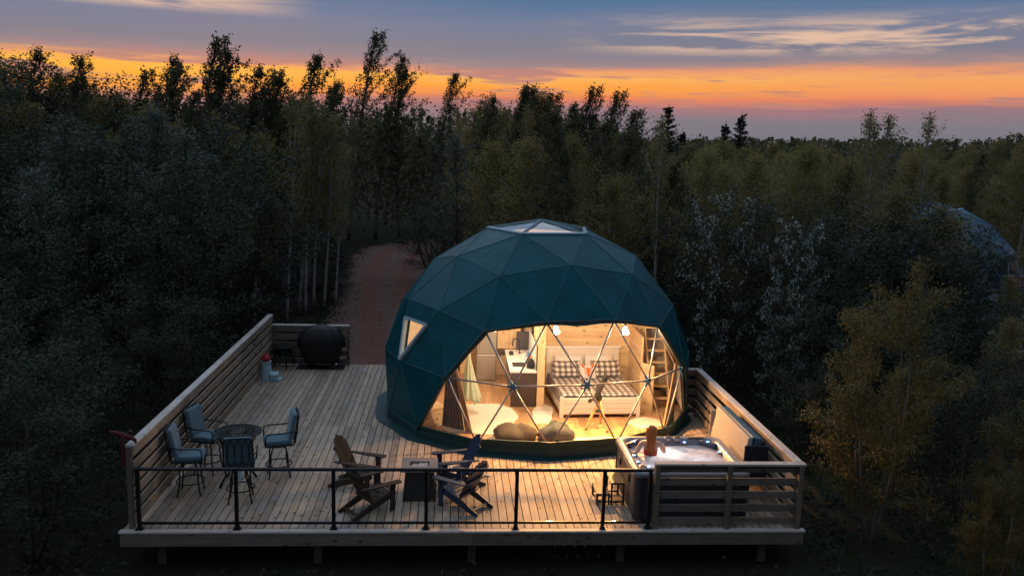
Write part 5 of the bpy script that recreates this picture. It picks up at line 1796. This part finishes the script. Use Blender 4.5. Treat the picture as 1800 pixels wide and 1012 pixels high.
def tree(kind, x, y, h, label, group=None, var=None, rz=None, wide=1.0, z=None):
    tm_, cm_, ex = LIB[kind][rnd.randrange(len(LIB[kind])) if var is None else var % len(LIB[kind])]
    s_ = h / 9.0
    t_ = thing(NAMES[kind], label, 'tree', (x, y, (ground_h(x, y) if z is None else z) - 0.03), rnd.uniform(0, 2 * PI) if rz is None else rz, group)
    t_.scale = (s_ * wide, s_ * wide, s_)
    link('trunk', tm_, t_)
    link('crown', cm_, t_)
    if ex:
        link('blossom', ex, t_)
    PLACED.append((x, y))
    return t_


# tall aspens standing out against the sunset
GS = 'tall aspens standing out against the sunset'
for k, (x, y, h, v, lab) in enumerate((
        (-14.1, 40, 10.5, 0, 'broad aspen with a ragged top against the glow, left of the tallest left one'),
        (-12.1, 40, 11.3, 1, 'tallest aspen of the left silhouette group, tip bent to the right'),
        (-10.7, 40.5, 10.9, 2, 'slim aspen silhouette second in height in the left group'),
        (-9.3, 41, 10.2, 3, 'short aspen silhouette at the right end of the left group'),
        (-7.9, 40, 10.9, 4, 'lone aspen silhouette between the two groups of tall tops'),
        (-7.8, 64, 14.5, 1, 'tallest aspen above the road bend, with a long thin tip'),
        (-5.9, 65, 13.2, 0, 'aspen silhouette leaning right, next to the tallest one above the road bend'),
        (-4.2, 66, 12.2, 3, 'lower aspen silhouette descending to the right above the road bend'))):
    tree('aspen', x, y, h, lab, GS, v, 0.0)
GB = 'smaller treetops against the sunset'
TOPS = {True: [], False: []}
for k, (x, y, h, kd) in enumerate(((-16.9, 40, 10.4, 'aspen'), (-15.4, 41, 9.9, 'aspen'), (-13.2, 42, 10.3, 'aspen'), (-11.4, 42, 10.2, 'aspen'), (-10.0, 42.5, 10.2, 'aspen'), (-8.6, 42, 9.9, 'aspen'), (-7.1, 42, 9.8, 'aspen'), (-6.4, 44, 9.7, 'aspen'), (-20.5, 39, 10.9, 'maple'), (-19.0, 41, 10.6, 'aspen'), (-18.2, 43, 10.3, 'maple'), (-22.5, 40, 11.0, 'maple'),
                                   (-1.9, 66, 12.3, 'aspen'), (0.4, 42, 9.4, 'aspen'), (1.8, 40, 9.7, 'aspen'), (3.0, 42, 9.8, 'aspen'), (4.1, 40, 9.5, 'birch'), (4.9, 40.5, 9.8, 'aspen'),
                                   (6.0, 40, 9.6, 'aspen'), (6.9, 43, 8.9, 'maple'))):
    TOPS[x > -5].append((tree(kd, x, y, h, 'x', GB, rz=0.0 if kd == 'aspen' else None), x / y))
for x, y, h, lab in ((13.6, 55, 10.3, 'tall dark spruce behind the birches, with a birch against its right side'), (18.9, 60, 9.5, 'left one of the two close dark spruces on the skyline'),
                     (20.0, 60, 10.2, 'right one of the two close dark spruces on the skyline'), (8.3, 52, 9.6, 'small pointed dark spruce at the right end of the aspen tops'),
                     (12.0, 62, 8.6, 'small spruce low on the skyline left of the tall dark spruce'), (16.4, 62, 8.9, 'thin pointed spruce between the tall spruce and the close pair')):
    tree('spruce', x, y, h, lab, 'dark spruces on the skyline')
for x, y, h, v, lab in ((19.0, 39, 8.7, 0, 'thin sparse birch left in the trio of pale birch tips at right'), (20.0, 40, 9.2, 1, 'thin sparse birch in the middle of the trio of pale birch tips'),
                        (20.9, 40.5, 9.1, 2, 'thin sparse birch right in the trio of pale birch tips'), (22.1, 39, 9.1, 1, 'thin leaning birch alone right of the trio of pale tips')):
    tree('bare', x, y, h, lab, 'thin birches over the right wood', v)
for x, y, h, lab in ((7.75, 24.0, 6.35, 'tall white blossoming tree right behind the dome'), (9.5, 23.2, 5.7, 'shorter sparser blossoming tree right of the tall white one'),
                     (8.6, 21.2, 4.2, 'low blossoming tree behind the right fence')):
    tree('blossom', x, y, h, lab, 'white blossoming trees right of the dome', wide=0.72)
for x, y, h, lab in ((-11.9, 26.8, 7.5, 'pale grey green tree rising at the far left in front of the dark wood'), (-9.6, 28.5, 7.9, 'tall pale grey green tree in the left middle of the wood'),
                     (-8.4, 26.0, 7.2, 'pale grey green tree close behind the left fence'), (-10.6, 23.5, 6.2, 'lower pale grey tree at left in the dark'),
                     (0.1, 40.0, 7.4, 'small pale pointed tree behind the dome, left of its top')):
    tree('pale', x, y, h, lab, 'pale leaved trees')
for x, y, h, v, lab in ((8.1, 15.0, 5.35, 0, 'yellow brown leaved tree near the camera, right of the deck'), (10.0, 13.6, 3.6, 1, 'yellow brown bush like tree at the right picture edge'),
                        (9.0, 12.6, 2.6, 0, 'low yellow brown tree at the lower right corner'), (-10.8, 17.6, 3.1, 1, 'small yellow brown tree at the left picture edge'),
                        (-8.7, 14.6, 2.3, 1, 'low yellow brown bush at the lower left')):
    tree('yellow', x, y, h, lab, 'yellow brown trees near the camera', v, wide=0.82)
GW = 'white birch trunks behind the deck'
for x, y, h, lab in ((-6.67, 34.3, 8.8, 'straight white birch trunk rising right behind the back fence'), (-6.5, 36.2, 8.5, 'white birch in the close group behind the grill, leftmost trunk'),
                     (-6.2, 36.0, 8.9, 'thick white birch in the close group behind the grill'), (-6.05, 37.3, 8.6, 'white birch just right of the thick one behind the grill'),
                     (-5.6, 37.2, 8.2, 'white birch leaning left beside the dirt road'), (-5.2, 37.9, 7.0, 'short leaning birch at the edge of the dirt road'),
                     (-9.6, 34.8, 8.2, 'white forked birch at the left behind the fence'), (-9.1, 31.0, 7.6, 'white birch just left of the back fence corner'),
                     (7.6, 31.0, 8.3, 'white birch trunk right behind the dome'), (2.6, 34.5, 8.6, 'pale birch trunk above the dome top'), (-7.3, 70.0, 9.0, 'white birch far back beyond the road bend')):
    tree('bare', x, y, h, lab, GW)

for x, y, h, kd, lab in ((14.2, 27.5, 6.1, 'birch', 'olive brown tree hiding the left flank of the second dome tent'), (15.5, 28.2, 6.1, 'maple', 'dark tree hiding the middle of the second dome tent'),
                         (16.6, 28.0, 4.5, 'birch', 'olive brown tree in front of the right half of the second dome tent'), (13.2, 26.0, 5.4, 'maple', 'dark round tree left of the second dome tent'),
                         (15.4, 26.4, 5.7, 'birch', 'taller olive brown tree before the middle of the second dome tent'), (14.9, 29.2, 6.3, 'maple', 'tall dark tree before the left flank of the second dome tent'),
                         (16.9, 28.8, 5.2, 'birch', 'olive brown tree before the right flank of the second dome tent'), (16.2, 26.6, 4.9, 'maple', 'dark tree standing nearest before the second dome tent'),
                         (15.0, 25.4, 3.9, 'maple', 'lower dark tree in front of the second dome tent'), (17.3, 27.6, 3.4, 'maple', 'low dark tree below the right edge of the second dome tent')):
    tree(kd, x, y, h, lab, None, wide=1.5)
# skyline of the closed wood, read as a height limit for scattered trees
SKX = [0, 60, 120, 200, 300, 400, 500, 560, 640, 720, 800, 880, 950, 1040, 1070, 1110, 1200, 1300, 1400, 1500, 1600, 1700, 1760, 1800, 2200]
SKY = [112, 130, 150, 172, 178, 176, 196, 192, 185, 172, 182, 186, 188, 200, 222, 238, 250, 256, 258, 264, 262, 256, 240, 232, 225]
KINDM = (('birch', .72), ('aspen', .16), ('maple', .06), ('pale', .03), ('bare', .03))
KINDW = (('birch', .58), ('maple', .20), ('aspen', .14), ('pale', .05), ('bare', .03))


def pick(x, y):
    px = proj((x, y, 4))[0]
    u_ = rnd.random()
    if px < 330 and y < 23:
        return 'maple' if u_ < .9 else 'birch'
    if px < 430 and y < 34:
        return 'maple' if u_ < .82 else ('pale' if u_ < .94 else 'birch')
    if px > 1150 and y < 26:
        return 'maple' if u_ < .7 else 'birch'
    for k_, w_ in (KINDM if (px > 430 and y > 29) else KINDW):
        u_ -= w_
        if u_ < 0:
            return k_
    return 'birch'


ZN = ((60, 'at the left picture edge'), (150, 'left of the red cloth'), (240, 'above the red cloth'), (330, 'behind the bar chairs'), (410, 'behind the long left fence'), (480, 'behind the lighthouse'),
      (620, 'behind the covered grill'), (740, 'around the road bend'), (850, 'behind the dome side window'), (960, 'behind the dome top'), (1070, 'behind the right dome flank'), (1180, 'right behind the dome foot'),
      (1300, 'around the white blossoming tree'), (1390, 'right of the white blossoming tree'), (1490, 'behind the right front fence'), (1580, 'under the pale birch trio'), (1690, 'left of the second dome'), (9999, 'at the right picture edge'))


def zone(px, y):
    dep = next(n_ for l_, n_ in ((20, 'first row'), (26, 'second row'), (32, 'third row'), (38, 'fourth row'), (45, 'fifth row'), (52, 'sixth row'), (59, 'seventh row'), (999, 'last row')) if y < l_)
    return next(n_ for lim_, n_ in ZN if px < lim_) + ', ' + dep


NUM = ['zero', 'one', 'two', 'three', 'four', 'five', 'six', 'seven', 'eight', 'nine', 'ten', 'eleven', 'twelve']
ORD = ['', 'second', 'third', 'fourth', 'fifth', 'sixth', 'seventh', 'eighth', 'ninth', 'tenth', 'eleventh']


def ordinals(items, one, many, where):
    """label the members of a row from left to right"""
    items = sorted(items, key=lambda q_: q_[1])
    n_ = len(items)
    for i_, (o_, _) in enumerate(items):
        if n_ == 1:
            o_['label'] = f'single {one} {where}'
        elif i_ == 0:
            o_['label'] = f'leftmost of {NUM[n_]} {many} {where}'
        elif i_ == n_ - 1:
            o_['label'] = f'rightmost of {NUM[n_]} {many} {where}'
        else:
            o_['label'] = f'{ORD[i_]} from left of {NUM[n_]} {many} {where}'


def blocked(x, y):
    if -6.9 < x < 7.4 and 12 < y < 26.8:
        return True
    if y < 69 and y > 24:
        for (rx0, ry0, hw) in rp:
            if abs(y - ry0) < 2.2 and abs(x - rx0) < hw + 0.8:
                return True
    u_ = x / y
    if 26 < y < 62 and -0.145 < u_ < -0.036 and y > 30:
        return True
    if 15 < x < 26 and 29 < y < 40:      # second dome and its clearing
        return True
    return False


COUNT = {k: 0 for k in NAMES}
SCAT = []
WORDS = dict(birch='olive brown birch', maple='dark broadleaf tree', aspen='green aspen', pale='pale green tree', bare='thin birch')
PLUR = dict(birch='olive brown birches', maple='dark broadleaf trees', aspen='green aspens', pale='pale green trees', bare='thin birches')
for k in range(40):
    y = rnd.uniform(42.5, 47)
    x = -26 + k * 0.86 + rnd.uniform(-.3, .3)
    if blocked(x, y) or any((x - a) ** 2 + (y - b_) ** 2 < 0.6 for a, b_ in PLACED):
        continue
    px, _ = proj((x, y, 3))
    lim = float(np.interp(px, SKX, SKY)) + rnd.uniform(-14, 12)
    h = 6.0
    while proj((x, y, GZ + h))[1] > lim and h < 13:
        h += .1
    kd = 'aspen' if rnd.random() < .45 else 'birch'
    SCAT.append((tree(kd, x, y, h, 'x', None, wide=1.2, rz=0.0 if kd == 'aspen' else None), kd, x, y, px))
for x, y, h, lab in ((-5.9, 43.5, 2.6, 'low bush at the left edge of the dirt road, at its bend'), (-5.4, 38.6, 1.7, 'small bush at the left edge of the dirt road near the birches'),
                     (-0.9, 45.0, 4.4, 'round tree at the right edge of the dirt road beside the dome'), (-1.2, 52.0, 3.4, 'bushy tree overhanging the far right edge of the dirt road')):
    tree('maple', x, y, h, lab, None, wide=1.6)
tries = 0
ntree = 0
while tries < 30000 and ntree < 330:
    tries += 1
    y = 13.5 + (rnd.random() ** 0.75) * 52
    x = rnd.uniform(-.66, .74) * y + rnd.uniform(-1, 1)
    if blocked(x, y):
        continue
    md_ = 1.45 if y < 30 else 1.75
    if any((x - a) ** 2 + (y - b_) ** 2 < md_ ** 2 for a, b_ in PLACED):
        continue
    px, _ = proj((x, y, 3))
    lim = float(np.interp(px, SKX, SKY)) + rnd.uniform(0, 26)
    z0 = ground_h(x, y)
    lo_, hi_ = 2.0, 14.0
    for _ in range(18):
        mid = (lo_ + hi_) / 2
        if proj((x, y, z0 + mid))[1] < lim:
            hi_ = mid
        else:
            lo_ = mid
    hmax = lo_
    kd = pick(x, y)
    h = rnd.uniform(6.2, 9.6)
    if y < 22:
        h = rnd.uniform(2.4, 4.4) if abs(x) < 10 else rnd.uniform(3.0, 6.0)
        if kd in ('bare', 'aspen'):
            kd = 'maple'
    elif y < 28:
        h = rnd.uniform(4.0, 7.0)
    if px > 1150:
        h *= 0.92
    # keep the view of the second dome's edge open
    if y < 30 and 1730 < proj((x, y, 3))[0] < 1830:
        h = min(h, 3.4)
    h = min(h, hmax)
    SCAT.append((tree(kd, x, y, h, 'x', None, wide=rnd.uniform(.95, 1.3)), kd, x, y, px))
    COUNT[kd] += 1
    ntree += 1
ordinals(TOPS[True], 'dark treetop', 'dark treetops', 'low on the sky, right of tall aspens')
ordinals(TOPS[False], 'dark treetop', 'dark treetops', 'low on the orange sky at far left')
rows = {}
for o_, kd, x, y, px in SCAT:
    rows.setdefault((kd, zone(px, y)), []).append((o_, px))
for (kd, zn), it in rows.items():
    ordinals(it, WORDS[kd], PLUR[kd], zn)
    for o_, _ in it:
        o_['group'] = PLUR[kd] + ' of the wood'
print('scatter', ntree, tries, COUNT, max(len(v_) for v_ in rows.values()))

# far wood, closed canopy: nobody could count it
pts, szs = [], []
for k in range(2100):
    y = 64 + 420 * (k / 2100) ** 1.5
    x = NR.uniform(-.72, .80) * y
    if 66 > y and -4 < x < 10:
        continue
    h = NR.uniform(8.5, 15.0) if y > 100 else NR.uniform(7.6, 10.2)
    px, py = proj((x, y, ground_h(x, y) + h))
    lim = float(np.interp(px, SKX, SKY)) + 2
    lim = min(lim, 246 if px > 1050 else 400) + abs(NR.normal()) * 6 - (7 if NR.random() < .06 else 0)
    while proj((x, y, ground_h(x, y) + h))[1] < lim - 4 and h > 6:
        h *= .97
    n = int(150 if y < 120 else 80)
    t_ = NR.random(n) ** .8
    con = NR.random() < .3
    rad = (.24 if not con else .17) * h * (np.sin(PI * np.clip(.12 + t_ * .86, 0, 1)) ** .7 if not con else (1.05 - t_))
    a = NR.random(n) * 2 * PI
    rr_ = rad * np.sqrt(NR.random(n))
    pts.append(np.stack([x + rr_ * np.cos(a), y + rr_ * np.sin(a), ground_h(x, y) + h * (.12 + .88 * t_)], 1))
    szs.append(np.full(n, .42 if y < 120 else .75))
ff_ = link('far_forest', leaf_mesh('far_forest', np.concatenate(pts), np.concatenate(szs), L_aspen, .7, .5))
tag(ff_, kind='stuff')

# undergrowth over the forest floor
pts, szs = [], []
nclump = 0
while nclump < 5200:
    y = 9.5 + NR.random() ** 0.8 * 55
    x = NR.uniform(-.72, .80) * y
    if (DX0 - .35 < x < DX1 + .35 and DY0 - .2 < y < DY1 + .1):
        continue
    onroad = any(abs(y - q[1]) < 1.2 and abs(x - q[0]) < q[2] - .1 for q in rp)
    if onroad:
        continue
    hh = NR.uniform(.12, .75) * (0.45 if (y < 14 or (-8 < x < -1 and y > 25)) else 1.0)
    n = int(10 + hh * 26)
    p = NR.normal(size=(n, 3)) * np.array([.24, .24, 0])
    p[:, 2] = np.abs(NR.random(n)) * hh
    pts.append(p + np.array([x, y, ground_h(x, y)]))
    szs.append(np.full(n, .10 + .05 * NR.random()))
    nclump += 1
for k in range(900):
    q = rp[int(NR.integers(0, len(rp)))]
    sd_ = -1 if NR.random() < .5 else 1
    x, y = q[0] + sd_ * (q[2] + NR.normal() * .35), q[1] + NR.uniform(-.6, .6)
    if y < 25.6:
        continue
    hh = NR.uniform(.08, .45)
    n = int(8 + hh * 40)
    p = NR.normal(size=(n, 3)) * np.array([.22, .22, 0])
    p[:, 2] = np.abs(NR.random(n)) * hh
    pts.append(p + np.array([x, y, GZ]))
    szs.append(np.full(n, .11))
ug = link('undergrowth', leaf_mesh('undergrowth', np.concatenate(pts), np.concatenate(szs), L_under, .5, .4))
tag(ug, kind='stuff')
